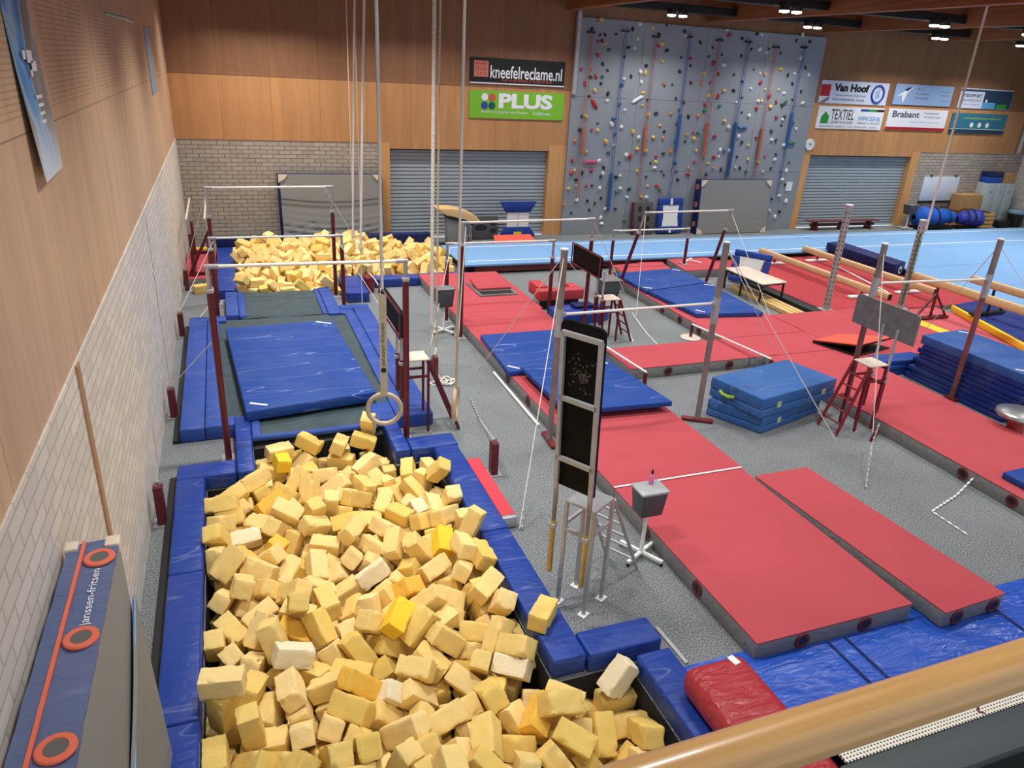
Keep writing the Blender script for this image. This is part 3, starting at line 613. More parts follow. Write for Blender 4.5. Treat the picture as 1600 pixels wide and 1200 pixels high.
for a, c in (((.0, 9.62), (.22, 9.5)), ((1.25, 12.88), (1.5, 12.72))): MB().extr([(a[0], a[1], .3505), (c[0], c[1], .3505), (c[0]+.02, c[1]+.04, .3505), (a[0]+.02, a[1]+.04, .3505)], (0, 0, .003)).build('corner_strap', white, t)

# ------------------------------------------------------------------ red mats
def vent(t, c, n, m=vent_red, r=.075):
    v = MB().lathe(c, [(r*.5, -.004), (r*1.08, -.004), (r*1.08, .004), (r*1.0, .010), (r*.66, .010), (r*.6, .003)], 28, n).build('vent_ring', m, t, 'round %s vent ring' % ('orange' if m is orange else 'dark red')); c2 = Vector(c) + Vector(n)*.004
    MB().lathe(c2, [(r*.62, 0), (r*.62, .003)], 20, n).build('vent_mesh', mat('grey_mesh', (96, 94, 90), .7) if m is orange else black, v)
def red_mat(lab, q, z0, z1, vents=(), top=None, group=None):
    """q: four plan corners anticlockwise"""
    c = [sum(p[0] for p in q)/4, sum(p[1] for p in q)/4, z0]
    t = thing('carpeted_mat', lab, 'mat', c, group)
    MB().hexa([(*p, z0+.002) for p in q], [(*p, z1-.012) for p in q], .012, 2).build('grey_side', side_grey, t)
    MB().hexa([(*p, z1-.0115) for p in q], [(*p, z1) for p in q]).build('red_top', top or red_felt, t)
    for c, n in vents: vent(t, c, n)
    return t
def R4(x0, x1, y0, y1): return [(x0, y0), (x1, y0), (x1, y1), (x0, y1)]
GR = 'red carpeted mats'
v = [((3.955, y, .105), (-1, 0, 0)) for y in (4.75, 5.75)] + [((x, 3.845, .105), (0, -1, 0)) for x in (4.47, 5.2)]
t = red_mat('red carpeted mat nearest the camera, beside the narrow loose red mat', R4(3.96, 5.77, 3.85, 6.515), 0, .2, v, group=GR)
t = red_mat('long red carpeted mat with two blue landing mats, beside the tall ladder stand', R4(3.96, 5.80, 6.53, 13.3), 0, .2, [((3.955, y, .105), (-1, 0, 0)) for y in (9.3, 10.2)], group=GR)
MB().box(3.97, 5.79, 6.532, 6.56, .2, .203).build('white_seam_strip', white, t)
t = red_mat('far red carpeted mat with an open floor hatch, ending at the far foam pit', R4(3.96, 5.86, 13.31, 16.28), 0, .2, group=GR)
t = red_mat('narrow loose red mat lying slightly askew on the shiny blue floor cover', [(5.95, 3.64), (6.79, 3.68), (6.61, 6.3), (5.80, 6.29)], .03, .215, [((6.13, 3.642, .12), (0, -1, 0)), ((6.64, 3.665, .12), (0, -1, 0))], group=GR)
t = red_mat('short red mat crossing between the two long rows of red mats', R4(6.02, 8.42, 9.86, 10.84), 0, .2, [((6.75, 9.852, .1), (0, -1, 0)), ((8.0, 9.852, .1), (0, -1, 0))], group=GR)
t = red_mat('far red mat of the middle row, under two blue landing mats', R4(8.53, 10.48, 10.86, 15.5), 0, .2, [((8.525, y, .1), (-1, 0, 0)) for y in (11.6, 12.3, 13.0)], group=GR)
t = red_mat('long red mat of the middle row with grey creased side, passing the red ladder stand', R4(8.74, 10.49, 2.8, 9.84), 0, .2, [((8.735, y, .1), (-1, 0, 0)) for y in (5.05, 5.75)], group=GR)
t = red_mat('red mat joining the middle row to the mat with the orange springboard', R4(8.44, 10.49, 9.86, 10.84), 0, .2, group=GR)
t = red_mat('red mat carrying the orange springboard in the right half', R4(10.5, 13.35, 9.32, 11.93), 0, .2, group=GR)
t = red_mat('red mat with a white cross mark by the right post of the far uneven bars', [(10.74, 15.55), (12.1, 15.55), (12.2, 16.95), (10.95, 16.95)], 0, .2, group=GR)
MB().obox((11.5, 16.6, .204), (.06, .8, .006), rot(0, 0, .5)).obox((11.5, 16.6, .204), (.06, .8, .006), rot(0, 0, -.9)).build('white_cross', white, t)
t = red_mat('wide red carpet under the low balance beams on the right', [(12.25, 11.96), (16.8, 11.96), (17.0, 17.05), (12.25, 17.05)], 0, .1, top=red_felt2, group=GR)
t = red_mat('pinkish red carpet strip between the yellow edge and the blue mat at the right', [(13.72, 7.4), (15.0, 7.4), (15.2, 11.9), (13.72, 11.9)], 0, .1, top=mat('faded_red_felt', (196, 88, 96), .95, var=.06, vscale=60), group=GR)
solo(MB().box(13.38, 13.70, 8.2, 11.4, .002, .2, .03, 3).build('yellow_edge_mat', yellow), 'long yellow padded strip beside the stack of dark blue mats', 'mat')
t = thing('yellow_edged_mat', 'large blue mat with a yellow edge at the right, before the light blue floor', 'mat', (15.6, 10, .1))
MB().hexa([(15.40, 11.6, .102), (16.75, 11.85, .102), (15.9, 8.0, .102), (14.18, 8.3, .102)][::-1], [(15.40, 11.6, .24), (16.75, 11.85, .24), (15.9, 8.0, .24), (14.18, 8.3, .24)][::-1], .02).build('blue_top', blue_stack, t)
MB().hexa([(15.28, 11.56, .102), (15.39, 11.6, .102), (14.17, 8.3, .102), (14.06, 8.3, .102)][::-1], [(15.28, 11.56, .24), (15.39, 11.6, .24), (14.17, 8.3, .24), (14.06, 8.3, .24)][::-1], .015).build('yellow_edge', yellow, t)
# floor hatch in the far red mat
t = thing('floor_hatch', 'open hatch with a raised red lid in the far red mat', 'hatch', (5.3, 14.7, .2))
MB().box(4.88, 5.62, 14.3, 14.36, .201, .23).box(4.88, 5.62, 14.62, 14.68, .201, .23).box(4.82, 4.88, 14.3, 15.35, .201, .23).box(5.62, 5.68, 14.3, 14.68, .201, .23).build('hatch_frame', chalk_metal, t)
MB().box(4.88, 5.62, 14.36, 14.62, .201, .206).build('hatch_opening', black, t); MB().obox((5.27, 14.98, .29), (.78, .62, .05), rot(.12, 0, 0), .008).build('hatch_lid', red_felt, t)

# blue landing mats
def lmat(lab, q, z0, z1, m=blue_mat, group='blue landing mats on the red mats', edge=True):
    c = [sum(p[0] for p in q)/4, sum(p[1] for p in q)/4, z0]; t = thing('landing_mat', lab, 'mat', c, group)
    MB().hexa([(*p, z0+.002) for p in q], [(*p, z1) for p in q], .015, 2).build('mat_body', m, t)
    if edge:
        for i in (0, 2):
            a, b_ = Vector((*q[i], z1+.001)), Vector((*q[(i+1) % 4], z1+.001)); d = (b_-a).normalized(); nn = Vector((-d.y, d.x, 0))
            MB().extr([a+d*.06+nn*.22, a+d*.20+nn*.06, a+d*.23+nn*.09, a+d*.09+nn*.25], (0, 0, .003)).build('corner_strap', white, t)
    return t
lmat('blue landing mat on the long red mat, the farther of two', [(3.90, 10.02), (5.74, 10.08), (5.74, 11.78), (4.0, 11.78)], .2, .29)
lmat('blue landing mat on the long red mat, nearer one beside the tall ladder stand', [(4.12, 8.3), (5.78, 8.21), (5.6, 10.03), (4.1, 10.0)], .292, .375)
lmat('blue landing mat under the far uneven bars, the farther of two', [(8.58, 13.8), (10.42, 14.15), (10.42, 15.48), (8.56, 15.3)], .2, .3)
lmat('blue landing mat under the far uneven bars, nearer one on red', [(8.75, 12.05), (10.25, 11.85), (10.42, 14.1), (8.6, 13.75)], .2, .3)
lmat('corner of a blue landing mat at the right picture edge on the red row', [(8.95, 3.6), (10.3, 3.6), (10.3, 5.45), (8.95, 5.4)], .2, .29)

# ------------------------------------------------------------------ blue cover, cushion and string-bed trampoline by the balcony
t = thing('floor_cover', 'shiny creased blue floor cover in front of the red mats', 'floor cover', (5, 3.4, 0))
def cov(u, v):
    x = 3.215 + 4.6*u; y = 2.3 + 1.53*v
    return (x, y, .022 + .006*math.sin(x*3.1+y*4)*math.sin(x*1.7-y*6) + .008*math.sin(x*9+y*14)*(math.sin(x*1.3)**2))
b = MB(); b.grid(cov, 90, 40); b.grid(lambda u, v: (3.215+4.6*u, 3.83+.14*v, .014+.012*(1-v)), 40, 2); b.build('cover_sheet', blue_deck, t)
for x in (4.75, 4.95, 6.72): MB().extr([(x, 2.3, .035), (x+.02, 2.3, .035), (x+.02, 3.82, .035), (x, 3.82, .035)], (0, 0, .004)).build('seam', navy, t)
t = thing('string_bed_trampoline', 'white string bed trampoline with dark grey pad at the lower right behind the handrail', 'trampoline', (4.7, 2.7, .1))
sb, nt, ln, p = nodes('string_bed'); p.inputs['Roughness'].default_value = .7
g = N(nt, 'ShaderNodeNewGeometry'); sp = N(nt, 'ShaderNodeSeparateXYZ'); ln.new(g.outputs['Position'], sp.inputs[0])
def cmp_(o_, pitch, w_):
    d = N(nt, 'ShaderNodeMath', operation='DIVIDE'); d.inputs[1].default_value = pitch; ln.new(o_, d.inputs[0]); f_ = N(nt, 'ShaderNodeMath', operation='FRACT'); ln.new(d.outputs[0], f_.inputs[0])
    l_ = N(nt, 'ShaderNodeMath', operation='LESS_THAN'); l_.inputs[1].default_value = w_; ln.new(f_.outputs[0], l_.inputs[0]); return l_.outputs[0]
mu = N(nt, 'ShaderNodeMath', operation='MULTIPLY'); ln.new(cmp_(sp.outputs['X'], .030, .5), mu.inputs[0]); ln.new(cmp_(sp.outputs['Y'], .026, .45), mu.inputs[1])
mx = N(nt, 'ShaderNodeMix', data_type='RGBA'); ln.new(mu.outputs[0], mx.inputs['Factor']); mx.inputs['A'].default_value = lin((236, 230, 216)); mx.inputs['B'].default_value = lin((62, 60, 58)); ln.new(mx.outputs['Result'], p.inputs['Base Color'])
MB().box(3.58, 6.8, 2.47, 2.88, .47, .49).build('string_bed', sb, t)
b = MB()
for i in range(6): b.obox((4.88+.012*(i % 2), 2.50+.038*i, .493), (.05, .016, .004), rot(0, 0, .6 if i % 2 else -.6))
b.build('red_stitching', vent_red, t, 'red zigzag stitching')
MB().box(3.5, 6.8, 2.18, 2.465, .42, .50, .02).build('frame_pad', dark_grey_v, t)
MB().box(3.55, 6.8, 2.25, 2.29, .03, .42).box(3.55, 6.8, 2.83, 2.87, .04, .47).build('frame', track_black, t)
t = thing('end_cushion', 'thick red vinyl cushion with rounded edges at the lower right, end of the trampoline', 'cushion', (3.25, 3.0, 0))
MB().box(2.99, 3.56, 2.1, 3.60, .215, .47, .09, 5).build('cushion', red_vinyl, t); MB().obox((3.42, 3.52, .475), (.06, .09, .008), rot(0, 0, .2)).build('tag', white, t); MB().box(3.24, 3.5, 2.4, 3.3, .035, .22).build('base', black, t)
solo(MB().obox((3.36, 4.24, .01), (.035, .48, .016), rot(0, 0, .05)).build('aluminium_strip', alu), 'pale flat metal strip on grey carpet beside the jutting blue pad', 'strip')

# ------------------------------------------------------------------ big mat leaning along the left wall
t = thing('crash_mat', 'tall blue and grey crash mat on edge against the left wall with orange rings', 'mat', (-.93, 2.8, 0))
MB().box(-1.06, -.80, 1.2, 4.2, .02, 2.0, .03, 3).build('grey_body', mat_grey, t)
MB().grid(lambda u, v: (-1.062+.264*v, 1.2+2.99*u, 2.014 + .006*math.sin(u*55+v*4)*math.sin(u*13+v*2)), 80, 6, -.02).build('blue_edge', grey_blue, t)
MB().box(-.988, -.968, 1.2, 4.19, 2.016, 2.027).build('orange_line', orange, t)
for y in (4.0, 3.33, 2.66, 2.0): vent(t, (-.88, y, 2.024), (0, 0, 1), orange, .075)
text('janssen-fritsen', 'lettering', sw, t, (-.848, 3.42, 2.024), (0, 1, 0), (-1, 0, 0), .47, .055, .003)
for c, s in (((-1.042, 4.16, 1.99), (.07, .09, .08)), ((-.83, 4.16, 1.99), (.08, .1, .08))): MB().obox(c, s, None, .008).build('tan_corner', pale_panel, t)
MB().grid(lambda u, v: (-.79+.012*math.sin(v*PI)+ .05*u*(1-v)**2, 4.19-.9*v, 1.55*(1-u)+.03 - .5*v*(1-u)), 12, 12, .02).build('loose_cover', mat_grey, t)
MB().tube([(-.775, 4.17, 1.58), (-.77, 3.85, 1.38), (-.768, 3.3, 1.08)], .006, 6).build('light_blue_piping', mat('light_blue_piping', (120, 170, 226), .5), t)

# short red anchor posts along the left wall and on the floor
def anchor(lab, x, y, h):
    t = thing('anchor_post', lab, 'anchor', (x, y, 0), 'short red floor anchors')
    MB().box(x-.045, x+.045, y-.06, y+.06, .01, h, .006, 1).build('post', steel_red, t); MB().box(x-.09, x+.09, y-.1, y+.1, .001, .012).build('foot_plate', alu, t)
    MB().torus((x, y, h+.02), (0, 1, 0), .03, .009, 16, 6).build('eyelet', alu, t); return t
anchor('short dark red anchor post by the left wall, nearest the camera', -.99, 7.5, .47); anchor('short dark red anchor post by the left wall beside the trampoline corner', -.99, 10.2, .43)
anchor('short dark red anchor post by the left wall beside the far end of the trampoline', -1.0, 13.6, .43); anchor('dark red anchor post furthest along the left wall', -1.0, 16.5, .45)
anchor('short dark red anchor post standing free on the carpet right of the near pit', 2.8, 7.55, .45); anchor('short red anchor post with a heap of white rope at its foot', 2.89, 10.75, .36)

# ------------------------------------------------------------------ bars
def cable(t, a, b_, r=.006, name='guy_cable', m=None):
    MB().tube([a, b_], r, 6).build(name, m or rope_w, t)
def bar_set(name, lab, cat, posts, bars, cables=(), mlow=None, mup=None, plates=True, group=None, pr=.032):
    """posts: (x, y, z base, z where the sleeve ends, z top); bars: (a, b)"""
    c = (sum(p[0] for p in posts)/len(posts), sum(p[1] for p in posts)/len(posts), 0); t = thing(name, lab, cat, c, group)
    for x, y, z0, zs, zt, *lean in posts:
        dx, dy = lean or (0, 0); k = (zs-z0)/(zt-z0); S = (x+dx*k, y+dy*k, zs)
        p_ = MB().cyl((x, y, z0+.01), S, pr+.008, 12).build('post', mlow or steel_red, t)
        MB().cyl(S, (x+dx, y+dy, zt), pr*.8, 12).build('post_extension', mup or chrome, p_)
        MB().obox(S, (.09, .09, .05), None, .01).build('clamp', alu, p_)
        if plates: MB().box(x-.085, x+.085, y-.14, y+.14, z0+.001, z0+.014, .003, 1).build('foot_plate', alu, t)
    for a, b_ in bars:
        r_ = MB().tube([a, b_], .02, 12).build('bar', cream, t)
        for q, s in ((a, 1), (b_, -1)):
            d = (Vector(b_)-Vector(a)).normalized()*s; MB().cyl(Vector(q)-d*.03, Vector(q)+d*.12, .028, 12).build('bar_fitting', alu, r_)
    for a, b_ in cables: cable(t, a, b_)
    return t
bar_set('high_bar', 'high bar on two dark red posts across the far end of the near foam pit', 'bar', [(-.30, 8.75, 0, 2.20, 2.5), (1.95, 8.68, 0, 2.25, 2.5)], [((-.30, 8.75, 2.48), (1.95, 8.68, 2.48))],
        [((-.27, 8.75, 1.65), (-.99, 10.2, .45))])
bar_set('uneven_bars', 'uneven bars with dark red posts at the far end of the trampoline', 'uneven bars', [(-.40, 14.45, 0, 1.35, 1.57), (1.98, 14.42, 0, 1.35, 1.57), (-.40, 15.5, 0, 1.75, 2.32), (1.98, 15.6, 0, 1.8, 2.32)],
        [((-.40, 14.45, 1.56), (1.98, 14.42, 1.56)), ((-.40, 15.5, 2.3), (1.98, 15.6, 2.3))], [((-.38, 15.5, 2.28), (-1.0, 16.5, .47)), ((1.85, 15.72, 2.28), (3.0, 16.0, .21)), ((-.34, 14.45, 1.5), (-1.0, 13.6, .45)), ((1.88, 14.42, 1.5), (2.75, 13.2, .0)), ((-.38, 15.5, .2), (-.8, 14.3, .0))])
bar_set('uneven_bars', 'uneven bars with dark red posts astride the far part of the left red mat', 'uneven bars', [(3.85, 12.5, 0, 1.75, 2.17), (6.48, 12.62, 0, 1.75, 2.17), (3.85, 13.5, 0, 1.2, 1.57), (6.08, 13.5, 0, 1.2, 1.57)],
        [((3.85, 12.5, 2.15), (6.48, 12.62, 2.15)), ((3.85, 13.5, 1.55), (6.08, 13.5, 1.55))], [((3.9, 12.5, 2.1), (3.3, 10.9, 0)), ((6.48, 12.62, 2.1), (7.9, 13.1, 0)), ((6.08, 13.5, 1.5), (7.5, 13.6, 0)), ((3.92, 13.5, 1.5), (3.2, 12.2, 0))])
bar_set('uneven_bars', 'uneven bars with dark red posts in front of the climbing wall', 'uneven bars', [(8.40, 14.80, 0, 1.45, 1.93, .24, -.46), (10.95, 14.95, 0, 1.45, 1.93, .06, -.5), (8.92, 16.2, 0, .9, 1.13), (11.1, 16.2, .2, .9, 1.15)],
        [((8.64, 14.34, 1.92), (11.01, 14.45, 1.92)), ((8.92, 16.2, 1.12), (11.1, 16.2, 1.13))], [((11.01, 14.45, 1.85), (10.85, 12.3, .0)), ((8.64, 14.34, 1.85), (7.9, 13.0, 0))])
def pole_bar(lab, posts, zb, cables, base_z, legs):
    t = thing('high_bar', lab, 'bar', ((posts[0][0]+posts[1][0])/2, posts[0][1], 0), 'high bars with square posts')
    for i, (x, y, zt) in enumerate(posts):
        p_ = MB().cyl((x, y, base_z[i]+.02), (x, y, zb-.25), .042, 14).build('post', legs, t)
        MB().cyl((x, y, zb-.30), (x, y, zb+.08), .052, 14).build('sleeve', alu, p_); MB().cyl((x, y, zb+.08), (x, y, zt), .045, 14).build('post_extension', worn_alu, p_); MB().cyl((x, y, zt), (x, y, zt+.015), .05, 14).build('post_cap', white, p_)
        MB().obox((x, y, base_z[i]+.03), (.46 if x < 8 else .2, .09, .05), rot(0, 0, (1.5 if x < 5 or x > 8 else -.55)), .01).build('foot', steel_red2, t)
    a, b_ = (posts[0][0]+.05, posts[0][1], zb), (posts[1][0]-.05, posts[1][1], zb); r_ = MB().tube([a, b_], .018, 12).build('bar', cream, t)
    for q in (a, b_): MB().obox(q, (.07, .06, .06), None, .01).build('bar_fitting', alu, r_)
    for a, b_ in cables: cable(t, a, b_)
pole_bar('high bar on grey metal posts crossing behind the tall silver ladder stand', [(3.83, 8.16, 2.68), (6.25, 8.2, 2.69)], 1.84, [((3.83, 8.16, 2.62), (2.68, 6.3, .02)), ((6.25, 8.2, 2.64), (9.0, 9.9, .21)), ((6.25, 8.2, 2.64), (7.9, 7.12, 0)), ((3.83, 8.16, 2.62), (3.7, 10.9, 0))], (0, 0), worn_alu)
pole_bar('high bar on two metal posts at the right, before the stack of dark blue mats', [(8.82, 7.96, 2.65), (10.98, 7.82, 2.69)], 2.07, [((8.82, 7.96, 2.58), (8.05, 6.6, .0)), ((10.98, 7.82, 2.6), (12.6, 6.2, .0)), ((10.98, 7.82, 2.6), (12.4, 9.9, .21))], (.2, .0), mat('rusty_red_grey', (138, 86, 84), .45, .3, var=.2, vscale=3))
# perforated uprights
for lab, x, y, h in (('tall perforated grey upright at the near left corner of the right red carpet', 12.30, 12.25, 2.40), ('tall perforated upright with a green rope on it, the white rope above', 14.22, 11.99, 2.10)):
    t = thing('perforated_upright', lab, 'post', (x, y, .1), 'perforated uprights')
    MB().box(x-.055, x+.055, y-.055, y+.055, .11, h, .008, 1).build('post', alu, t); MB().box(x-.06, x+.06, y-.06, y+.06, h, h+.03, .006, 1).build('post_cap', white, t); MB().box(x-.14, x+.14, y-.14, y+.14, .101, .115).build('foot_plate', alu, t)
    hb = MB()
    for k in range(int((h-.3)/.1)):
        hb.lathe((x, y-.0555, .25+.1*k), [(.018, 0), (.018, .002)], 8, (0, -1, 0)); hb.lathe((x-.0555, y, .25+.1*k), [(.018, 0), (.018, .002)], 8, (-1, 0, 0))
    hb.build('hole_row', black, t)
    if x > 13: MB().tube([(x-.07, y-.08, h-.25), (x-.085, y-.085, 1.0), (x-.07, y-.08, .2)], .022, 8).build('green_rope', mat('green_rope', (72, 112, 82), .8, var=.4, vscale=60), t, 'green speckled rope along the post')
# parallel bars and the red mat in the far left corner
red_mat('red mat in the far left corner under the parallel bars', R4(-1.06, -.42, 16.9, 19.6), 0, .15, group=GR)
t = thing('parallel_bars', 'dark red parallel bars with pale rails in the far left corner', 'parallel bars', (-.7, 18.2, .15))
for x in (-.88, -.52):
    for y in (17.5, 18.9):
        p_ = MB().cyl((x, y, .17), (x, y, 1.0), .035, 10).build('post', steel_red, t); MB().cyl((x, y, 1.0), (x, y, 1.42), .024, 10).build('post_extension', chrome, p_)
    MB().box(x-.02, x+.02, 16.85, 19.4, 1.42, 1.47, .015, 2).build('rail', pale_panel, t); MB().box(x-.05, x+.05, 17.1, 19.3, .155, .22, .01, 1).build('base_beam', steel_red, t)
for y in (17.2, 19.2): MB().box(-.9, -.5, y-.04, y+.04, .156, .22).build('cross_beam', steel_red, t)
MB().obox((-.7, 17.0, .7), (.06, .06, 1.2), rot(.25, .45, 0)).build('strut', steel_red, t)
# low floor bars
t = thing('low_floor_bar', 'white low floor bar with a round base plate beside the middle row', 'bar', (8.5, 10.5, 0), 'low floor bars')
MB().lathe((8.28, 11.5, .001), [(.19, 0), (.2, .015), (.17, .03)], 28).build('base_plate', pale_panel, t); MB().cyl((8.28, 11.5, .03), (8.28, 11.5, .27), .03, 10).build('post', steel_red, t)
MB().cyl((8.58, 9.5, .2), (8.58, 9.5, .28), .03, 10).build('post', steel_red, t); MB().tube([(8.28, 11.5, .285), (8.58, 9.5, .295)], .018, 10).build('bar', white, t)
t = thing('low_floor_bar', 'white low floor bar at the edge of the left red mat, short red near post', 'bar', (6.05, 10.2, 0), 'low floor bars')
MB().cyl((6.10, 9.52, .001), (6.10, 9.52, .26), .035, 10).build('post', steel_red, t); MB().cyl((5.97, 11.1, .001), (5.97, 11.1, .26), .035, 10).build('post', steel_red, t); MB().tube([(5.97, 11.1, .275), (6.10, 9.5, .28)], .018, 10).build('bar', white, t)
# red floor beam by the near pit
t = thing('low_floor_beam', 'low red padded floor beam lying along the right edge of the near pit', 'beam', (2.58, 7.07, 0))
MB().box(2.50, 2.67, 6.42, 7.75, .075, .15, .015, 2).build('red_top', mat('bright_red_suede', (206, 62, 76), .8), t); MB().box(2.52, 2.65, 6.43, 7.74, .02, .075).build('beam_core', alu, t); MB().box(2.50, 2.67, 6.35, 6.415, .02, .15, .01).build('end_cap', alu, t)
solo(MB().tube([(3.88, 10.65, .025), (3.86, 8.62, .025)], .022, 10).build('white_pole', white), 'white pole lying on the carpet along the long red mat', 'pole')
solo(MB().tube([(15.66, 15.6, .125), (14.95, 13.05, .125)], .022, 10).build('white_pole', white), 'white pole lying on the red carpet between the two low balance beams', 'pole')

# ------------------------------------------------------------------ coach stands: small platform with a ladder and a blackboard on telescopic tubes
def stand(lab, x, y, rz, h, mat_s, board, top_m, frame_m, foot_lad=.48, vertical=False, board_m=None, base_z=0.0, tail=.35):
    t = thing('coaching_stand', lab, 'platform', (x, y, base_z), 'coaching stands'); Mx = Matrix.Translation((x, y, 0)) @ Matrix.Rotation(rz, 4, 'Z')
    B = lambda: MB(Mx)
    B().box(-.17, .17, -.16, .16, h, h+.025, .006, 1).build('platform', top_m, t)
    for a in (-.15, .15):
        for c in (-.14, .14):
            l_ = B().obox((a*1.05, c*1.05, (h+base_z+.01)/2), (.032, .032, h-base_z-.012)).build('leg', mat_s, t); B().box(a*1.05-.05, a*1.05+.05, c*1.05-.04, c*1.05+.04, base_z+.001, base_z+.01).build('foot_plate', white if vertical else alu, l_)
    b = B(); b.box(-.16, .16, -.165, -.135, h-.24, h-.21); b.box(-.16, .16, .135, .165, h-.24, h-.21); b.box(-.17, -.14, -.15, .15, h-.3, h-.27); b.build('braces', mat_s, t)
    ld = B(); 
    for c in (-.15, .15): ld.tube([(.17, c, h), (.17+foot_lad, c*1.25, base_z+.02)], .018 if vertical else .024, 8)
    ld.build('ladder', mat_s, t)
    k = 5 if h > .9 else 4
    for i in range(1, k+1):
        u = i/(k+1); B().tube([(.17+foot_lad*u, -.15*(1+.25*u), h*(1-u)+base_z*u), (.17+foot_lad*u, .15*(1+.25*u), h*(1-u)+base_z*u)], .014, 8).build('rung', mat_s, t)
    y0, y1, z0, z1 = board; bx = -.33 if vertical else -.235
    Mt = Mx @ Matrix.Translation((bx, 0, z0)) @ Matrix.Rotation(-.06, 4, 'Y') @ Matrix.Translation((-bx, 0, -z0)) if vertical else Mx
    bo = MB(Mt); r_ = .06; pts = [(bx, y0, z0), (bx, y1, z0)]
    for cy, a0 in ((y1-r_, 0), (y0+r_, PI/2)):
        for i in range(6): pts.append((bx, cy+r_*math.cos(a0+i*PI/10), z1-r_+r_*math.sin(a0+i*PI/10)))
    bo.extr(pts, (.03, 0, 0)).build('back_board', board_m or blackboard, t)
    fr = MB(Mt); xf = bx-.025; yi0, yi1 = (y0+.015, y1-.045) if vertical else (y0, y1); top = z1-.10 if vertical else z1
    sec = .022 if vertical else .014
    if frame_m:
        for c in (yi0, yi1): fr.obox((xf, c, (z0+top)/2-(.1 if vertical else 0)), (sec*1.4, sec*1.6, top-z0+(.2 if vertical else 0)))
        for z in ((top, z0+(top-z0)*.60, z0+(top-z0)*.2) if vertical else (z0, z1)): fr.obox((xf, (yi0+yi1)/2, z), (sec*1.4, yi1-yi0+sec, sec*1.8))
        fr.build('board_frame', frame_m, t)
    for c in ((yi0, yi1) if vertical else (-.13, .13)):
        tb = MB(Mx).cyl((-.205 if not vertical else bx-.02, c, tail+.45), (-.205 if not vertical else bx-.02, c, z0+.15), .02, 10).build('telescopic_tube', alu if not vertical else worn_alu, t)
        MB(Mx).cyl((-.205 if not vertical else bx-.02, c, tail), (-.205 if not vertical else bx-.02, c, tail+.55), .026, 10).build('tube_sleeve', mat_s if not vertical else brass, tb); MB(Mx).obox((-.21 if not vertical else bx-.02, c, tail+.5), (.06, .06, .05), None, .008).build('clamp', alu, tb)
    return t
silver_top = mat('brushed_plate', (190, 192, 196), .3, .7, var=.12, vscale=9)
t = stand('tall silver ladder stand with an upright blackboard beside the near pit', 2.83, 5.05, .55, 1.12, alu, (-.21, .20, 1.39, 2.92), silver_top, alu, .62, True, tail=.47)
b = MB(Matrix.Translation((2.83, 5.05, 0)) @ Matrix.Rotation(.55, 4, 'Z') @ Matrix.Translation((-.33, 0, 1.39)) @ Matrix.Rotation(-.06, 4, 'Y') @ Matrix.Translation((.33, 0, -1.39)))
for i in range(90):
    a, r_ = random.uniform(0, 6.28), abs(random.gauss(0, .07)); b.obox((-.3315, -.02+r_*math.cos(a), 2.48+1.3*r_*math.sin(a)), (.002, random.uniform(.005, .018), random.uniform(.005, .018)))
b.build('chalk_marks', mat('chalk_dust', (84, 78, 72), .9), t, 'pale chalk marks on the board')
stand('dark red ladder stand with a long blackboard beside the trampoline', 2.14, 9.02, 0, 1.07, steel_red, (-.30, 1.05, 1.46, 1.80), pale_panel, steel_red, .42, tail=.55)
stand('dark red ladder stand with a blackboard, behind the tall silver stand', 6.52, 11.78, 0, .83, steel_red, (-.02, 1.2, 1.23, 1.62), pale_panel, steel_red, .3, tail=.35)
stand('dark red ladder stand with a grey metal board in front of the right high bar', 8.54, 7.43, PI, 1.03, steel_red2, (-.72, .42, 1.42, 1.87), pale_panel, None, .36, board_m=chalk_metal, tail=.28)

# chalk bins
def bin_(lab, x, y, z0, s, legs=True, hgt=.3, lid=None):
    t = thing('chalk_bin', lab, 'bin', (x, y, 0), 'grey chalk bins')
    q = lambda k, z: [(x-s*k, y-s*.8*k, z), (x+s*k, y-s*.8*k, z), (x+s*k, y+s*.8*k, z), (x-s*k, y+s*.8*k, z)]
    MB().hexa(q(.82, z0), q(1, z0+hgt), .015).build('bin_body', grey_plastic, t); 
    b = MB(); r = q(1.06, z0+hgt); b.hexa(r, [(a, b_, c+.03) for a, b_, c in r], .008); b.build('lid' if lid else 'rim', lid or chalk_metal, t)
    if legs:
        MB().cyl((x, y, .05), (x, y, z0), .022, 12).build('stand_pole', white, t)
        for a in (.5, .5+PI/2): 
            MB().obox((x, y, .055), (.52, .035, .03), rot(0, 0, a)).build('stand_foot', white, t)
        for a in (.5, .5+PI/2, .5+PI, .5+3*PI/2): MB().lathe((x+.25*math.cos(a), y+.25*math.sin(a), .002), [(.016, 0), (.02, .02), (.012, .04)], 10).build('castor', black, t)
    return t
bin_('grey chalk bin with a clear lid on a white stand, beside the near red mat', 3.76, 5.50, .55, .15, lid=lid_plastic, hgt=.27)
t = thing('pink_bottle', 'small pink spray bottle standing on the lid of the nearest chalk bin', 'bottle', (3.80, 5.56, .85)); pk = mat('pink_plastic', (222, 120, 170), .3)
MB().lathe((3.80, 5.56, .851), [(.022, 0), (.026, .01), (.026, .09), (.012, .115)], 14).build('bottle_body', pk, t); MB().lathe((3.80, 5.56, .966), [(.012, 0), (.014, .02), (.008, .05)], 10).build('bottle_cap', black, t)
bin_('grey chalk bin on a white stand on the carpet near the far foam pit', 3.62, 12.85, .52, .17, hgt=.33)
bin_('grey chalk bin standing on the carpet behind the second blackboard stand', 8.02, 14.55, .02, .24, legs=False, hgt=.34)

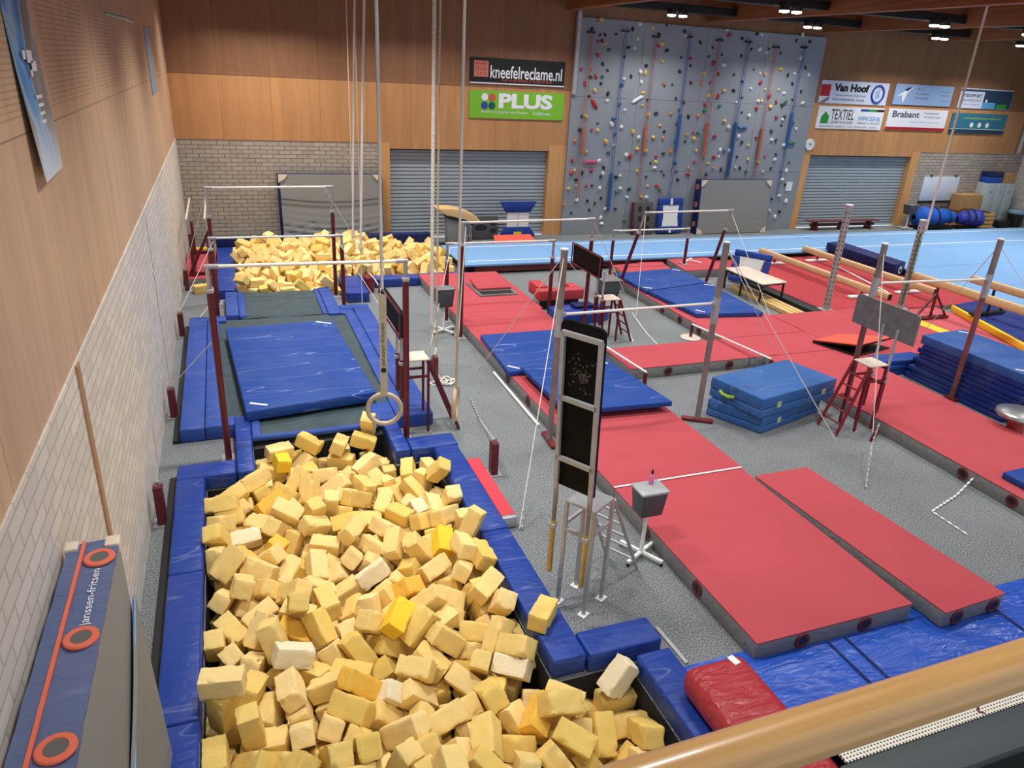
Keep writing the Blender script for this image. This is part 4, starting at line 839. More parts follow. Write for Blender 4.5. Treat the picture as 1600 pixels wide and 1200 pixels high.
# ------------------------------------------------------------------ hanging rings and ropes
t = thing('gym_ring', 'wooden gym ring hanging over the trampoline end, seen face on', 'ring', (.81, 4.24, 2.66), 'pair of hanging rings')
nv = Vector((.19, .98, 0))
MB().torus((.81, 4.24, 2.655), nv, .104, .0155, 48, 12).build('ring', ring_wood, t)
sd = Vector((.98, -.19, 0)); P0 = Vector((.81, 4.24, 0))
st = MB().obox((.81, 4.24, 3.085), (.047, .006, .66), rot(0, 0, -.19)).build('strap', rope_tan, t)
text('janssen-fritsen', 'strap_lettering', ink, st, P0+sd*.016+Vector((0, 0, 2.955))-nv*.004, (0, 0, 1), -sd, .28, .032, .001)
MB().lathe(P0-nv*.004+Vector((0, 0, 2.925)), [(.017, 0), (.017, .001)], 20, -nv).build('strap_emblem', ink, st)
MB().tube([(.81-.02, 4.24, 3.41), (.81, 4.24, 3.455), (.83, 4.24, 3.41)], .004, 6).build('buckle', alu, t); MB().tube([(.81, 4.24, 3.45), (.805, 4.24, 7.1)], .0095, 8).build('rope', rope_w, t)
t = thing('gym_ring', 'wooden gym ring hanging over the grey carpet, seen edge on', 'ring', (1.24, 4.09, 2.72), 'pair of hanging rings')
n2 = Vector((.92, -.40, 0))
MB().torus((1.24, 4.09, 2.715), n2, .104, .0155, 48, 12).build('ring', ring_wood, t)
MB().obox((1.24, 4.09, 3.14), (.047, .006, .66), rot(0, 0, math.atan2(.92, .40)-.12)).build('strap', rope_tan, t); MB().tube([(1.24, 4.09, 3.47), (1.235, 4.09, 7.1)], .0085, 8).build('rope', rope_w, t)
def rope(lab, x, y, z0, r, m, tail=None, group='ropes hanging from the roof', lean=0):
    t = thing('hanging_rope', lab, 'rope', (x, y, z0), group); MB().tube([(x, y, z0), (x+lean, y, 7.15)], r, 10).build('rope', m, t)
    MB().lathe((x, y, z0-.05), [(r*.7, 0), (r*1.15, .02), (r*1.15, .08)], 12).build('rope_end', m, t)
    if tail: MB().tube([(x, y, z0-.04), *tail], .008, 6).build('tail_cord', rope_w, t)
rope('thick twisted white climbing rope in the middle of the hall', 2.72, 10.34, 1.05, .026, rope_t, [(2.7, 10.36, .5), (2.78, 10.55, .06)])
rope('brighter white rope, right one of the close pair left of the ring rope', 2.40, 14.77, 1.2, .024, rope_w, [(2.4, 14.77, .02)], lean=.26)
rope('white rope, left one of the close pair left of the ring rope', 2.30, 15.1, 1.4, .018, rope_w, [(2.42, 14.8, 1.25)], lean=.24)
rope('thin tan rope hanging furthest left of all ropes', 2.62, 17.0, .45, .014, rope_tan); rope('thin tan rope beside the furthest left rope', 2.80, 17.1, .5, .014, rope_tan)
rope('long white rope at the right reaching from the roof to the perforated upright', 14.20, 11.85, 1.95, .024, rope_t, [(14.16, 11.9, 1.7)])
rope('thin grey-beige rope just right of the thick twisted rope', 3.06, 11.3, .35, .014, rope_tan, [(2.9, 10.9, .1)])
t = thing('rope_coil', 'tangled heap of thin white rope on the carpet by a red anchor', 'rope', (2.93, 10.5, 0))
for k in range(4):
    rr = random.Random(k); MB().tube([(2.88+.05*k+(.13+.03*math.sin(3*a+k))*math.cos(a), 10.45+(.10+.05*math.cos(2*a+k))*math.sin(a), .014+.012*k+.008*math.sin(5*a)) for a in [i*PI/14 for i in range(28)]], .010, 6, closed=True).build('rope_loop', rope_w, t)
t = thing('weight_bag', 'dark red cylindrical weight bag on the carpet before the far foam pit', 'weight', (2.72, 15.78, 0))
MB().lathe((2.72, 15.78, .002), [(.10, 0), (.125, .02), (.125, .33), (.10, .36)], 20).build('bag_body', steel_red2, t); MB().tube([(2.72, 15.78, .36), (2.72, 15.72, .44), (2.8, 15.5, .36), (2.97, 15.0, .02)], .012, 6).build('tether_rope', rope_w, t)
# chains and straps on the carpet
def chain(lab, pts, m=None, r=.007):
    t = thing('floor_chain', lab, 'chain', pts[0], 'anchor chains on the carpet'); P = [Vector(p) for p in pts]
    MB().tube(P, r*.8, 5).build('chain_cord', m or alu, t)
    lk = MB()
    for a, b_ in zip(P, P[1:]):
        n_ = max(2, int((b_-a).length/.09)); 
        for i in range(n_): lk.obox(a.lerp(b_, (i+.5)/n_), (.028, .05, .016), rot(0, 0, math.atan2((b_-a).y, (b_-a).x)+PI/2), .005, 1)
    lk.build('links', m or alu, t)
chain('chain with a wooden toggle running to the free standing anchor right of the near pit', [(3.19, 9.74, .03), (3.1, 9.0, .02), (2.84, 7.62, .40)])
chain('thin silver chain lying in an angle on the carpet beside the narrow red mat', [(8.74, 5.6, .12), (8.3, 5.45, .02), (7.67, 5.26, .012), (7.66, 4.75, .012)], white)
chain('chain with a red turnbuckle hanging near the grey-boarded ladder stand', [(8.05, 6.62, .50), (7.75, 6.4, .3), (7.27, 5.91, .012)]); solo(MB().obox((8.02, 6.62, .32), (.05, .05, .2), rot(.1, .2, 0), .012).build('turnbuckle', steel_red2), 'red turnbuckle hanging before the grey-boarded stand', 'turnbuckle')
chain('white strap lying on the carpet between the far red rows', [(7.89, 13.16, .012), (7.55, 12.0, .012), (7.35, 11.1, .012)], white); chain('short white strap beside the dark red stand, between the two red rows', [(7.23, 12.1, .012), (7.0, 11.5, .012)], white)
chain('chain from the silver stand guy to the end of the low red floor beam', [(2.92, 6.7, .45), (2.78, 6.46, .2), (2.70, 6.28, .012)])

# ------------------------------------------------------------------ handrail in the foreground
t = thing('handrail', 'varnished wooden balcony handrail across the lower right corner', 'handrail', (.6, .40, 4.1))
MB().tube([(-1.05, .392, 4.092), (.6, .398, 4.092), (2.4, .404, 4.092)], .0262, 32).build('rail', beech, t)
for x in (-.75, 1.35, 2.3): MB().cyl((x, .39, 3.051), (x, .39, 4.07), .015, 12).build('baluster', alu, t)
# ------------------------------------------------------------------ light blue sprung floor
t = thing('sprung_floor', 'light blue carpeted gymnastics floor stretching along the back wall and the right side', 'floor', (15, 18, 0))
MB().hexa([(5.20, 16.74, .2), (17.05, 16.74, .2), (17.05, 17.0, .2), (17.05, 18.9, .2), (5.20, 18.9, .2)], [(5.20, 16.74, .26), (17.05, 16.74, .26), (17.05, 17.0, .26), (17.05, 18.9, .26), (5.20, 18.9, .26)], .02).build('floor_cover', blue_felt, t)
MB().box(17.055, 28.6, 6.5, 18.95, .2, .26, .01).build('floor_cover', blue_felt, t)
MB().box(5.3, 17.0, 16.86, 18.8, .003, .2).box(17.1, 28.5, 6.6, 18.85, .003, .2).build('spring_frame', pit_dark, t)
MB().box(5.5, 12.4, 16.80, 16.84, .05, .19).build('front_board', steel_red, t, 'dark red board along the front edge')
for y in (17.05, 18.55): MB().box(5.4, 28.3, y, y+.05, .2605, .263).build('white_line', white, t)
sm = mat('floor_seam', (96, 140, 190), .9)
for y in (8.6, 10.6, 12.6, 14.6, 16.6): MB().box(17.1, 28.5, y, y+.03, .2602, .2612).build('seam', sm, t)
for x in (7.9, 11, 14, 17.06): MB().box(x, x+.02, 16.78, 18.88, .2602, .2612).build('seam', sm, t)

# ------------------------------------------------------------------ balance beams
def beam(lab, x, y0, y1, z, z0, legm, legs, skew=0):
    t = thing('balance_beam', lab, 'balance beam', (x, (y0+y1)/2, z0), 'balance beams')
    MB().extr([(x+a+ (0 if yy == y0 else skew), yy, zz) for a, yy, zz in ((-.05, y0, z), (.05, y0, z), (.065, y0, z-.05), (.065, y0, z-.11), (.05, y0, z-.16), (-.05, y0, z-.16), (-.065, y0, z-.11), (-.065, y0, z-.05))], (skew, y1-y0, 0), .008).build('beam', tan_beam, t)
    MB().box(x-.055, x+.055, y0-.012, y0+.0, z-.15, z-.01, .004, 1).build('end_cap', black, t)
    for y in legs:
        b = MB(); b.tube([(x, y, z-.16), (x, y, z0+.06)], .03, 8)
        if z > .8: b.tube([(x, y, z-.3), (x-.45, y, z0+.05)], .025, 8); b.tube([(x, y, z-.3), (x+.45, y, z0+.05)], .025, 8)
        l_ = b.build('leg', legm, t); MB().obox((x, y, z0+.035), (.75 if z < .8 else 1.0, .13, .05), None, .01).build('foot', white if z < .8 else legm, l_)
    return t
beam('low tan balance beam on the red carpet, the left one, ending at the grey board', 13.95, 12.1, 16.75, .42, .1, steel_red, (12.9, 16.1))
beam('low tan balance beam on the red carpet beside the long dark blue pad', 15.53, 12.25, 16.8, .42, .1, steel_red, (13.0, 16.2))
beam('high tan balance beam at the right with dark red legs, crossing in front of the blue mat', 14.25, 7.0, 11.9, .98, .1, steel_red, (7.8, 11.2))
beam('high tan balance beam furthest right with black legs', 15.45, 7.0, 11.4, .98, .26, black, (8.0, 10.8))
t = thing('beam_pad', 'long dark blue padded box with a white round emblem on its end', 'pad', (16.75, 15.7, .1))
MB().hexa([(16.28, 14.2, .102), (16.88, 14.42, .102), (16.95, 16.95, .102), (16.38, 16.85, .102)], [(16.28, 14.2, .48), (16.88, 14.42, .48), (16.95, 16.95, .48), (16.38, 16.85, .48)], .02, 3).build('pad', navy, t)
MB().lathe((16.62, 14.322, .29), [(.10, 0), (.10, .006)], 20, (.34, -.94, 0)).build('emblem', white, t); MB().lathe((16.624, 14.312, .29), [(.05, 0), (.05, .006)], 16, (.34, -.94, 0)).build('emblem_centre', navy, t)
for y in (14.95, 15.9): MB().box(16.30+.04*(y-14), 16.93, y, y+.03, .481, .484).build('red_strap', vent_red, t)

# table, planks, trampette, black pad between the two red rows
t = thing('low_table', 'low pale-topped table with thin black legs beside the middle row', 'table', (11.5, 13.9, 0))
q = [(11.17, 13.13), (11.93, 13.2), (11.86, 14.66), (11.20, 14.62)]
MB().hexa([(*p, .47) for p in q], [(*p, .5) for p in q], .008).build('table_top', pale_panel, t); MB().hexa([(*p, .43) for p in [(a*.94+11.54*.06, b*.94+13.9*.06) for a, b in q]], [(*p, .469) for p in [(a*.94+11.54*.06, b*.94+13.9*.06) for a, b in q]]).build('apron', black, t)
for x, y in ((11.22, 13.19), (11.88, 13.25), (11.82, 14.6), (11.24, 14.57), (11.21, 13.9)): MB().box(x-.018, x+.018, y-.018, y+.018, .002, .43).build('leg', black, t)
for i, (dx, dz, lab) in enumerate(((0, 0, 'pine plank on the carpet under the low table, left of three'), (.14, 0, 'middle pine plank of three on the carpet under the low table'), (.28, 0, 'right pine plank of three, next to the black pad'))):
    o = MB().obox((11.36+dx, 13.2-.08*i, .055), (.115, 2.5, .10), rot(0, 0, -.04), .006).build('wooden_plank', pine); solo(o, lab, 'plank', 'pine planks on the carpet', (11.36+dx, 13.2, 0))
pad('black_pad', 'flat black pad lying against the edge of the right red carpet', 11.95, 12.23, 12.15, 14.6, .002, .10, black)
def trampette(lab, c, w_, h, tilt, rz, logo=False):
    t = thing('trampette', lab, 'trampette', c, 'blue trampettes'); Mx = Matrix.Translation(c) @ Matrix.Rotation(rz, 4, 'Z') @ Matrix.Rotation(tilt, 4, 'X')
    for nm, q in (('frame_pad', (-w_/2, w_/2, 0, h*.2)), ('frame_pad', (-w_/2, w_/2, h*.8, h)), ('frame_pad', (-w_/2, -w_*.32, h*.2, h*.8)), ('frame_pad', (w_*.32, w_/2, h*.2, h*.8))):
        MB(Mx).box(q[0], q[1], -.06, .06, q[2], q[3], .035, 3).build(nm, blue_pad, t)
    MB(Mx).grid(lambda u, v: ((u-.5)*w_*(.70-.12*math.sin(v*PI)), -.035, h*(.17+.66*v)), 8, 10, .01).build('bed', white, t)
    if logo: MB(Mx).box(-.04, .04, -.068, -.060, h*.82, h*.99).box(-.04, .04, -.068, -.06, .01, h*.14).build('white_strap', white, t)
    return t
trampette('blue and white trampette standing upright against the climbing wall', (13.35, 20.60, .04), .92, 1.1, -.12, 0, True)
trampette('blue and white trampette leaning behind the low table', (12.0, 14.72, .03), .95, .80, -.28, -1.0)
# springboard stack near the far uneven bars
for lab, c, s, rz in (('low red-topped wooden springboard under the far uneven bars, left of two', (9.5, 16.15, .10), (.80, .62, .10), .1), ('low red-topped wooden springboard under the far uneven bars, right of two', (10.25, 16.25, .10), (.7, .62, .12), -.1)):
    t = thing('springboard', lab, 'springboard', (c[0], c[1], 0), 'springboards'); R_ = rot(.08, 0, rz)
    MB().obox((c[0], c[1], .155), (s[0], s[1], .025), R_, .006).build('red_top', red_felt, t); MB().obox((c[0], c[1], .125), (s[0], s[1], .03), R_, .006).build('wooden_board', pine, t)
    for dx in (-.3, .3): MB().obox((c[0]+dx*s[0], c[1], .05), (.07, s[1]*.9, .09), rot(0, 0, rz)).build('wooden_runner', pine, t)
def springboard(lab, q, z0, zl, zh, m):
    t = thing('springboard', lab, 'springboard', (sum(p[0] for p in q)/4, sum(p[1] for p in q)/4, z0), 'springboards')
    P = lambda d: [(q[0][0], q[0][1], z0+zl-d), (q[1][0], q[1][1], z0+zh-d), (q[2][0], q[2][1], z0+zh-d), (q[3][0], q[3][1], z0+zl-d)]
    MB().hexa(P(.022), P(0), .008).build('carpet_top', m, t); MB().hexa(P(.05), P(.023), .005).build('board', black, t)
    MB().hexa([(*p, z0+.004) for p in q], [(*p, z0+.03) for p in q], .005).build('base', black, t)
    a, b_ = [(Vector((*q[1], 0))+Vector((*q[2], 0)))/2, (Vector((*q[0], 0))+Vector((*q[3], 0)))/2]
    for k in (.15, .45): 
        c = a.lerp(b_, k); MB().cyl((c.x, c.y, z0+.03), (c.x, c.y, z0+zl+(zh-zl)*(1-k)-.05), .05, 10).build('spring', black, t)
orange_f = mat('orange_carpet', (226, 92, 72), .9)
springboard('orange-topped springboard on the red mat beside the grey-boarded stand', [(10.15, 10.25), (10.45, 9.42), (11.45, 9.64), (10.95, 10.42)], .2, .07, .24, orange_f)
springboard('orange-topped springboard by the left shutter in front of the blue and white trampette', [(8.3, 19.55), (8.25, 20.05), (7.1, 20.05), (7.0, 19.6)], .0, .07, .24, orange_f)

# stacks of blue mats at the right
zz = .003; offs = [(-.22, .0), (-.15, .12), (-.17, .05), (-.06, .16), (-.1, .1), (-.02, .18), (.02, .12), (.03, .2)]
words = ['lowest', 'second from the bottom', 'third from the bottom', 'fourth from the bottom', 'fifth from the bottom', 'sixth from the bottom', 'seventh from the bottom', 'eighth from the bottom']
for i, (dx, dy) in enumerate(offs):
    o = MB().obox((11.60+dx*.2, 7.9-dy*.9, zz+.040), (1.05, 1.95, .078), rot(0, 0, .012*((i*7) % 5-2)), .014, 2).build('landing_mat', blue_stack)
    solo(o, 'dark blue mat in the tall stack at the right, %s' % words[i], 'mat', 'dark blue mats stacked at the right', (11.60+dx*.2, 7.9-dy*.9, zz)); zz += .083
t = lmat('topmost thick blue mat of the tall stack at the right', [(11.10, 6.85), (12.2, 6.9), (12.12, 8.82), (11.06, 8.74)], zz, zz+.16, blue_top, 'dark blue mats stacked at the right')
# low pile of brighter blue mats left of the stack, partly under it in the picture
for i, (w_, lab) in enumerate((('lowest', 'lowest of three bright blue mats behind the grey-boarded stand'), ('middle', 'middle of three bright blue mats behind the grey-boarded stand'), ('top', 'top one of three bright blue mats behind the grey-boarded stand'))):
    z0 = .003+.095*i; dx = (-.05, .10, .0)[i]
    solo(MB().obox((11.05+dx, 9.09, z0+.045), (1.0, .34, .088), rot(0, 0, (.0, .06, -.03)[i]), .012).build('landing_mat', blue_mat), lab, 'mat', 'bright blue mats in a low pile', (11.05+dx, 9.09, z0))
# mushroom trainer
t = thing('mushroom_trainer', 'round grey topped mushroom trainer with a red foot at the right edge', 'gym equipment', (10.68, 6.5, 0))
MB().lathe((10.68, 6.5, .32), [(.06, 0), (.28, .02), (.32, .06), (.31, .10), (.25, .125), (.05, .135)], 36).build('round_top', chrome, t); MB().lathe((10.68, 6.5, .07), [(.13, 0), (.115, .1), (.10, .255)], 24).build('red_foot', mat('orange_red_paint', (196, 62, 44), .4), t); MB().lathe((10.68, 6.5, .003), [(.16, 0), (.165, .03), (.15, .06), (.1, .068)], 28).build('base', pale_panel, t)
# blue crash mats beside the grey-boarded stand
def crash(lab, q, z0, z1, handle, labels):
    t = thing('crash_mat', lab, 'mat', (sum(p[0] for p in q)/4, sum(p[1] for p in q)/4, z0), 'thick blue crash mats'); h = z1-z0
    for a, c in ((z0+.002, z0+h*.42), (z0+h*.43, z1)): MB().hexa([(*p, a) for p in q], [(*p, c) for p in q], .02, 3).build('mat_layer', blue_crash, t)
    A, B_, C_ = [Vector((*p, 0)) for p in q[:3]]
    d = (A-B_).normalized(); n_ = Vector((d.y, -d.x, 0)); n_ = n_ if n_.x < 0 else -n_
    if handle:
        c0 = B_.lerp(A, .5); c1 = B_.lerp(A, .78); MB().tube([c0+n_*.01+Vector((0, 0, z0+h*.5)), c0.lerp(c1, .3)+n_*.05+Vector((0, 0, z0+h*.46)), c0.lerp(c1, .7)+n_*.05+Vector((0, 0, z0+h*.46)), c1+n_*.01+Vector((0, 0, z0+h*.5))], .026, 8).build('handle', mat('lime_webbing', (150, 190, 60), .7), t, 'lime green handle')
    d2 = (C_-B_).normalized(); n2 = Vector((d2.y, -d2.x, 0)); n2 = n2 if n2.y < 0 else -n2
    for k in labels: MB().obox(B_+d2*k+n2*.006+Vector((0, 0, z0+h*.5)), (.09, .008, .09), rot(0, 0, math.atan2(d2.y, d2.x))).build('label_patch', mat('pale_label', (176, 188, 150), .6), t)
    return t
crash('lower thick blue crash mat under the other, left of the grey-boarded stand', [(6.52, 8.38), (6.93, 7.58), (8.36, 8.0), (8.0, 8.8)], 0, .275, False, (.40,))
crash('upper thick blue crash mat with a lime handle, left of the grey-boarded stand', [(6.58, 8.46), (6.82, 7.54), (8.50, 7.92), (8.26, 8.80)], .277, .59, True, (.38, 1.42))

# small things behind the left red mat
t = thing('foam_trainer', 'red U-shaped padded trainer on the carpet beyond the blackboard stand', 'gym equipment', (6.4, 14.2, 0))
rv = mat('red_padded', (190, 58, 66), .5)
MB().box(5.95, 7.0, 13.75, 14.0, .2, .42, .02, 3).build('cross_block', rv, t); MB().box(6.0, 6.25, 14.01, 14.5, .2, .46, .02, 3).build('end_block', rv, t); MB().box(6.78, 6.98, 14.01, 14.3, .2, .42, .02, 3).build('end_block', rv, t); MB().box(6.05, 6.9, 13.8, 13.95, .003, .2).build('foot', black, t)
t = thing('foam_arc', 'blue curved padded trainer lying on the carpet beside the left red mat', 'gym equipment', (6.6, 13.3, 0))
MB().extr([(6.0+.62*(1+math.cos(a)), 13.02+.30*math.sin(a), .003) for a in [PI+i*PI/12 for i in range(13)]] + [(7.24-.1*i, 13.45, .003) for i in (0, 4, 8, 12)], (0, 0, .19), .03, 3).build('arc_pad', blue_pad, t); MB().box(6.5, 6.95, 13.12, 13.38, .194, .27, .03, 3).build('block', navy, t)
solo(MB().lathe((8.55, 14.25, .06), [(.02, 0), (.05, .01), (.05, .5), (.02, .52)], 14, (.4, -.9, 0)).build('roller', grey_plastic), 'grey roller lying on the carpet by the grey bin', 'roller')
o = None
# loose foam pieces in the far left corner
# ------------------------------------------------------------------ along the back wall
def wall_mat(lab, x0, x1, h, yb, rings, dark):
    t = thing('crash_mat', lab, 'mat', ((x0+x1)/2, yb, 0), 'grey crash mats leaning on the back wall')
    Mx = Matrix.Translation((0, yb, .005)) @ Matrix.Rotation(-.07, 4, 'X')
    MB(Mx).box(x0+.0, x1, .02, .30, 0, h, .02, 3).build('core', navy, t)
    cv = MB(Mx); nx, nz = 40, 30
    def f(u, v):
        sag = (.055 if dark else .02)*math.sin(v*34+3*math.sin(u*PI))*max(0, .55-v)*2*(1 if dark else .35) + (.012*math.sin((u+v)*26)*max(0, u-.75)*4*max(0, .5-v)*2)
        return (x0+.06+(x1-x0-.08)*u, .012-abs(sag), .02+(h-.03)*v)
    cv.grid(f, nx, nz, .008); cv.build('grey_cover', mat_grey, t)
    if dark: MB(Mx).tube([(x0+.06+(x1-x0-.1)*u/12, -.03, h*.66-.10*math.sin(u/12*PI)) for u in range(13)], .012, 6).build('dark_seam', black, t)
    for x, z in ((x0+.12, h-.1), (x1-.12, h-.1), (x0+.12, .1), (x1-.12, .1)):
        s = 1 if x < (x0+x1)/2 else -1; u = 1 if z > h/2 else -1
        MB(Mx).extr([(x-.1*s, -.012, z+.09*u), (x+.14*s, -.012, z+.09*u), (x+.06*s, -.012, z-.03*u), (x-.1*s, -.012, z-.13*u)], (0, -.006, 0)).build('tan_corner', pale_panel, t)
    if rings:
        for z in (.32, .95, 1.5): vent(t, Mx @ Vector((x0-.004, .16, z)), (-1, 0, 0), orange, .08)
    return t
wall_mat('grey sagging crash mat leaning on the brick part of the back wall', 1.24, 4.0, 1.86, 20.50, False, True)
wall_mat('smooth grey crash mat leaning on the climbing wall, blue edge with orange rings', 14.25, 17.05, 1.74, 20.40, True, False)
# vault table
t = thing('vault_table', 'vault table with a tan curved top and grey body before the left shutter', 'vault', (5.95, 19.9, 0))
pr = [(5.28, 1.10), (5.75, 1.09), (6.1, 1.02), (6.4, .88), (6.55, .72), (6.45, .66), (6.1, .78), (5.8, .86), (5.6, .89), (5.42, .98)]
MB().extr([(x, 19.6, z) for x, z in pr], (0, .62, 0), .02, 3).build('tan_top', pale_panel if 0 else mat('tan_vinyl', (228, 186, 130), .5), t)
MB().extr([(5.6, 19.72, .88), (6.38, 19.72, .68), (6.38, 19.72, .60), (5.62, 19.72, .80)], (0, .4, 0)).build('black_underside', black, t)
MB().hexa([(5.66, 19.75, .05), (6.2, 19.75, .05), (6.2, 20.1, .05), (5.66, 20.1, .05)], [(5.62, 19.75, .80), (6.22, 19.75, .68), (6.22, 20.1, .68), (5.62, 20.1, .80)], .02).build('grey_body', mat_grey, t)
MB().tube([(6.3, 19.8, .62), (6.35, 19.8, .06)], .03, 8).tube([(6.3, 20.05, .62), (6.35, 20.05, .06)], .03, 8).build('steel_leg', chrome, t); MB().box(5.5, 6.5, 19.7, 20.15, .003, .05, .01).build('base', track_black, t)
# foam panels with holes
def hole_panel(lab, x0, x1, h, y, tilt, holes, edge):
    t = thing('leaning_slab', lab, 'panel', ((x0+x1)/2, y, 0), 'grey panels with holes'); Mx = Matrix.Translation((0, y, .005)) @ Matrix.Rotation(tilt, 4, 'X')
    MB(Mx).box(x0, x1, 0, .10, 0, h, .02, 2).build('panel', mat('charcoal_foam', (78, 76, 80), .8), t); hb = MB(Mx)
    for x, z, rx, rz_ in holes: MB(Mx).extr([(x0+x*(x1-x0)+rx*math.cos(a*PI/10), -.002, z*h+rz_*math.sin(a*PI/10)) for a in range(20)], (0, -.003, 0)).build('hole', black, t)
    if edge: MB(Mx).box(x0-.05, x0-.002, 0, .1, 0, h, .01).build('red_edge', steel_red, t)
hole_panel('charcoal panel with oval holes leaning on the left shutter', 6.62, 7.42, .68, 20.5, -.15, [(.32, .52, .20, .09), (.78, .68, .10, .06), (.78, .38, .10, .07)], False)
hole_panel('charcoal panel with six oval holes and a red edge against the climbing wall', 12.02, 12.72, 1.02, 20.56, -.15, [(.3, .8, .07, .09), (.72, .8, .07, .09), (.3, .5, .07, .09), (.72, .5, .07, .09), (.3, .2, .07, .09), (.72, .2, .07, .09)], True)
# blue and white hourglass trampette
t = thing('trampette', 'blue and white hourglass-shaped trampette standing against the left shutter', 'trampette', (7.98, 20.45, 0), 'blue trampettes')
MB().extr([(7.40, 20.4, 1.12), (8.56, 20.4, 1.12), (8.36, 20.4, .80), (7.60, 20.4, .80)], (0, .1, 0), .02, 2).build('upper_pad', blue_pad, t); MB().extr([(7.64, 20.42, .80), (8.32, 20.42, .80), (8.32, 20.42, .36), (7.64, 20.42, .36)], (0, .04, 0)).build('white_bed', white, t)
MB().extr([(7.60, 20.4, .38), (8.36, 20.4, .38), (8.56, 20.4, .12), (8.44, 20.4, .01), (7.54, 20.4, .01), (7.42, 20.4, .14)], (0, .1, 0), .02, 2).build('lower_pad', blue_pad, t); MB().box(7.85, 8.10, 20.388, 20.4, .16, .24).build('yellow_label', yellow, t, 'small yellow label'); MB().box(7.975, 7.985, 20.41, 20.42, .36, .80).build('centre_seam', chrome, t)
# bench
t = thing('low_bench', 'low dark red bench in front of the right shutter', 'bench', (20.5, 20.6, 0))
MB().box(18.95, 22.1, 20.45, 20.75, .30, .34, .01).build('seat', mat('bench_wood', (108, 46, 42), .4), t); MB().box(19.1, 22.0, 20.56, 20.64, .14, .22).build('lower_rail', mat('bench_rail', (84, 44, 40), .5), t)
for x in (19.3, 20.5, 21.75): MB().hexa([(x-.04, 20.44, .002), (x+.04, 20.44, .002), (x+.04, 20.76, .002), (x-.04, 20.76, .002)], [(x-.04, 20.5, .30), (x+.04, 20.5, .30), (x+.04, 20.7, .30), (x-.04, 20.7, .30)]).build('leg', steel_red, t)
# right corner
t = thing('whiteboard', 'white magnetic board on the brick wall at the right', 'whiteboard', (25.2, 20.93, .86))
MB().box(24.3, 26.1, 20.93, 20.965, .92, 1.80, .004).build('board', mat('whiteboard_white', (214, 222, 232), .25), t); MB().box(24.3, 26.1, 20.90, 20.965, .86, .915).build('pen_tray', black, t)
for x in (24.6, 25.85): MB().box(x, x+.06, 20.91, 20.965, 1.80, 1.86).build('hook', black, t)
t = bin_('grey chalk bin on a white stand by the right end of the right shutter', 23.33, 20.35, .55, .2, hgt=.32)
def bundle(lab, c, l_, r_, rz, m):
    t = thing('rolled_bundle', lab, 'bundle', (c[0], c[1], 0), 'blue bundles on trolleys'); Mx = Matrix.Translation(c) @ Matrix.Rotation(rz, 4, 'Z')
    b = MB(Mx)
    def f(u, v):
        a = 2*PI*v; rr = r_*(1 - .45*u**2.2)*(.25+.75*min(1, 9*u, 12*(1-u)+.2)) * (1+.06*math.sin(u*24+2*math.sin(a)))
        return (l_*(u-.5), rr*math.cos(a), rr*.95*math.sin(a)*(1 if math.sin(a) > 0 else .8))
    b.grid(f, 28, 24); b.build('cloth', m, t)
    MB(Mx).box(-l_*.45, l_*.45, -r_*.7, r_*.7, -c[2]+.06, -c[2]+.10).build('trolley', track_black, t)
    for x in (-.38, .38):
        for y in (-.5, .5): MB(Mx).lathe((x*l_, y*r_, -c[2]+.002), [(.025, 0), (.035, .03), (.025, .056)], 10).build('castor', black, t)
    for u in (-.05, .22): MB(Mx).tube([(l_*u, r_*1.0*math.cos(a)*.98, r_*.97*math.sin(a)) for a in [i*PI/10-.2 for i in range(14)]], .02, 6).build('strap', black, t)
bundle('big rolled bright blue bundle on a trolley beside the chalk bin at the back wall', (24.55, 20.3, .42), 1.9, .40, -.06, vinyl('bright_blue_cloth', (30, 92, 190), .5, .6, .03)); bundle('shorter rolled violet-blue bundle on a trolley before the cardboard boxes', (26.0, 20.02, .40), 1.0, .36, PI-.2, vinyl('violet_blue_cloth', (52, 62, 160), .5, .6, .03))
def carton(lab, x0, x1, y0, y1, z0, z1, m=cardboard, group='cardboard boxes in the right corner', rz=0):
    t = thing('cardboard_box', lab, 'box', ((x0+x1)/2, (y0+y1)/2, z0), group); c = ((x0+x1)/2, (y0+y1)/2, (z0+z1)/2); R_ = rot(0, 0, rz)
    MB().obox((c[0], c[1], c[2]+.001), (x1-x0, y1-y0, z1-z0-.004), R_, .008, 1).build('box', m, t); MB().obox((c[0], c[1], z1-.001), (.06, y1-y0+.002, .006), R_).build('tape', pale_panel, t); return t
carton('large cardboard box on the floor in the right corner, lower of two', 25.95, 27.05, 20.45, 20.9, 0.002, .60); carton('large cardboard box stacked on the lower one in the right corner', 25.9, 27.0, 20.47, 20.9, .603, 1.2)
t = thing('wooden_crate', 'small wooden crate with open slats beside the cardboard boxes', 'crate', (27.0, 20.1, 0))
for z in (.05, .2, .35, .5): MB().box(26.75, 27.3, 19.98, 20.0, z, z+.1).box(26.75, 27.3, 20.30, 20.32, z, z+.1).box(26.75, 26.77, 20.0, 20.3, z, z+.1).box(27.28, 27.3, 20.0, 20.3, z, z+.1).build('slats', pine, t)
for x in (26.77, 27.25): MB().box(x, x+.03, 20.0, 20.03, .002, .62).box(x, x+.03, 20.27, 20.3, .002, .62).build('corner_posts', pine, t)
MB().obox((27.0, 20.15, .6), (.4, .25, .06), rot(.1, .1, .2), .02).build('dark_cloth', black, t)
t = thing('steel_locker', 'pale grey-green steel locker with six small vents in the right corner', 'locker', (27.85, 20.7, 0))
MB().box(27.1, 28.62, 20.5, 20.95, .02, 1.62, .008).build('body', locker_c, t); MB().box(27.15, 28.58, 20.55, 20.9, .002, .02).build('plinth', black, t)
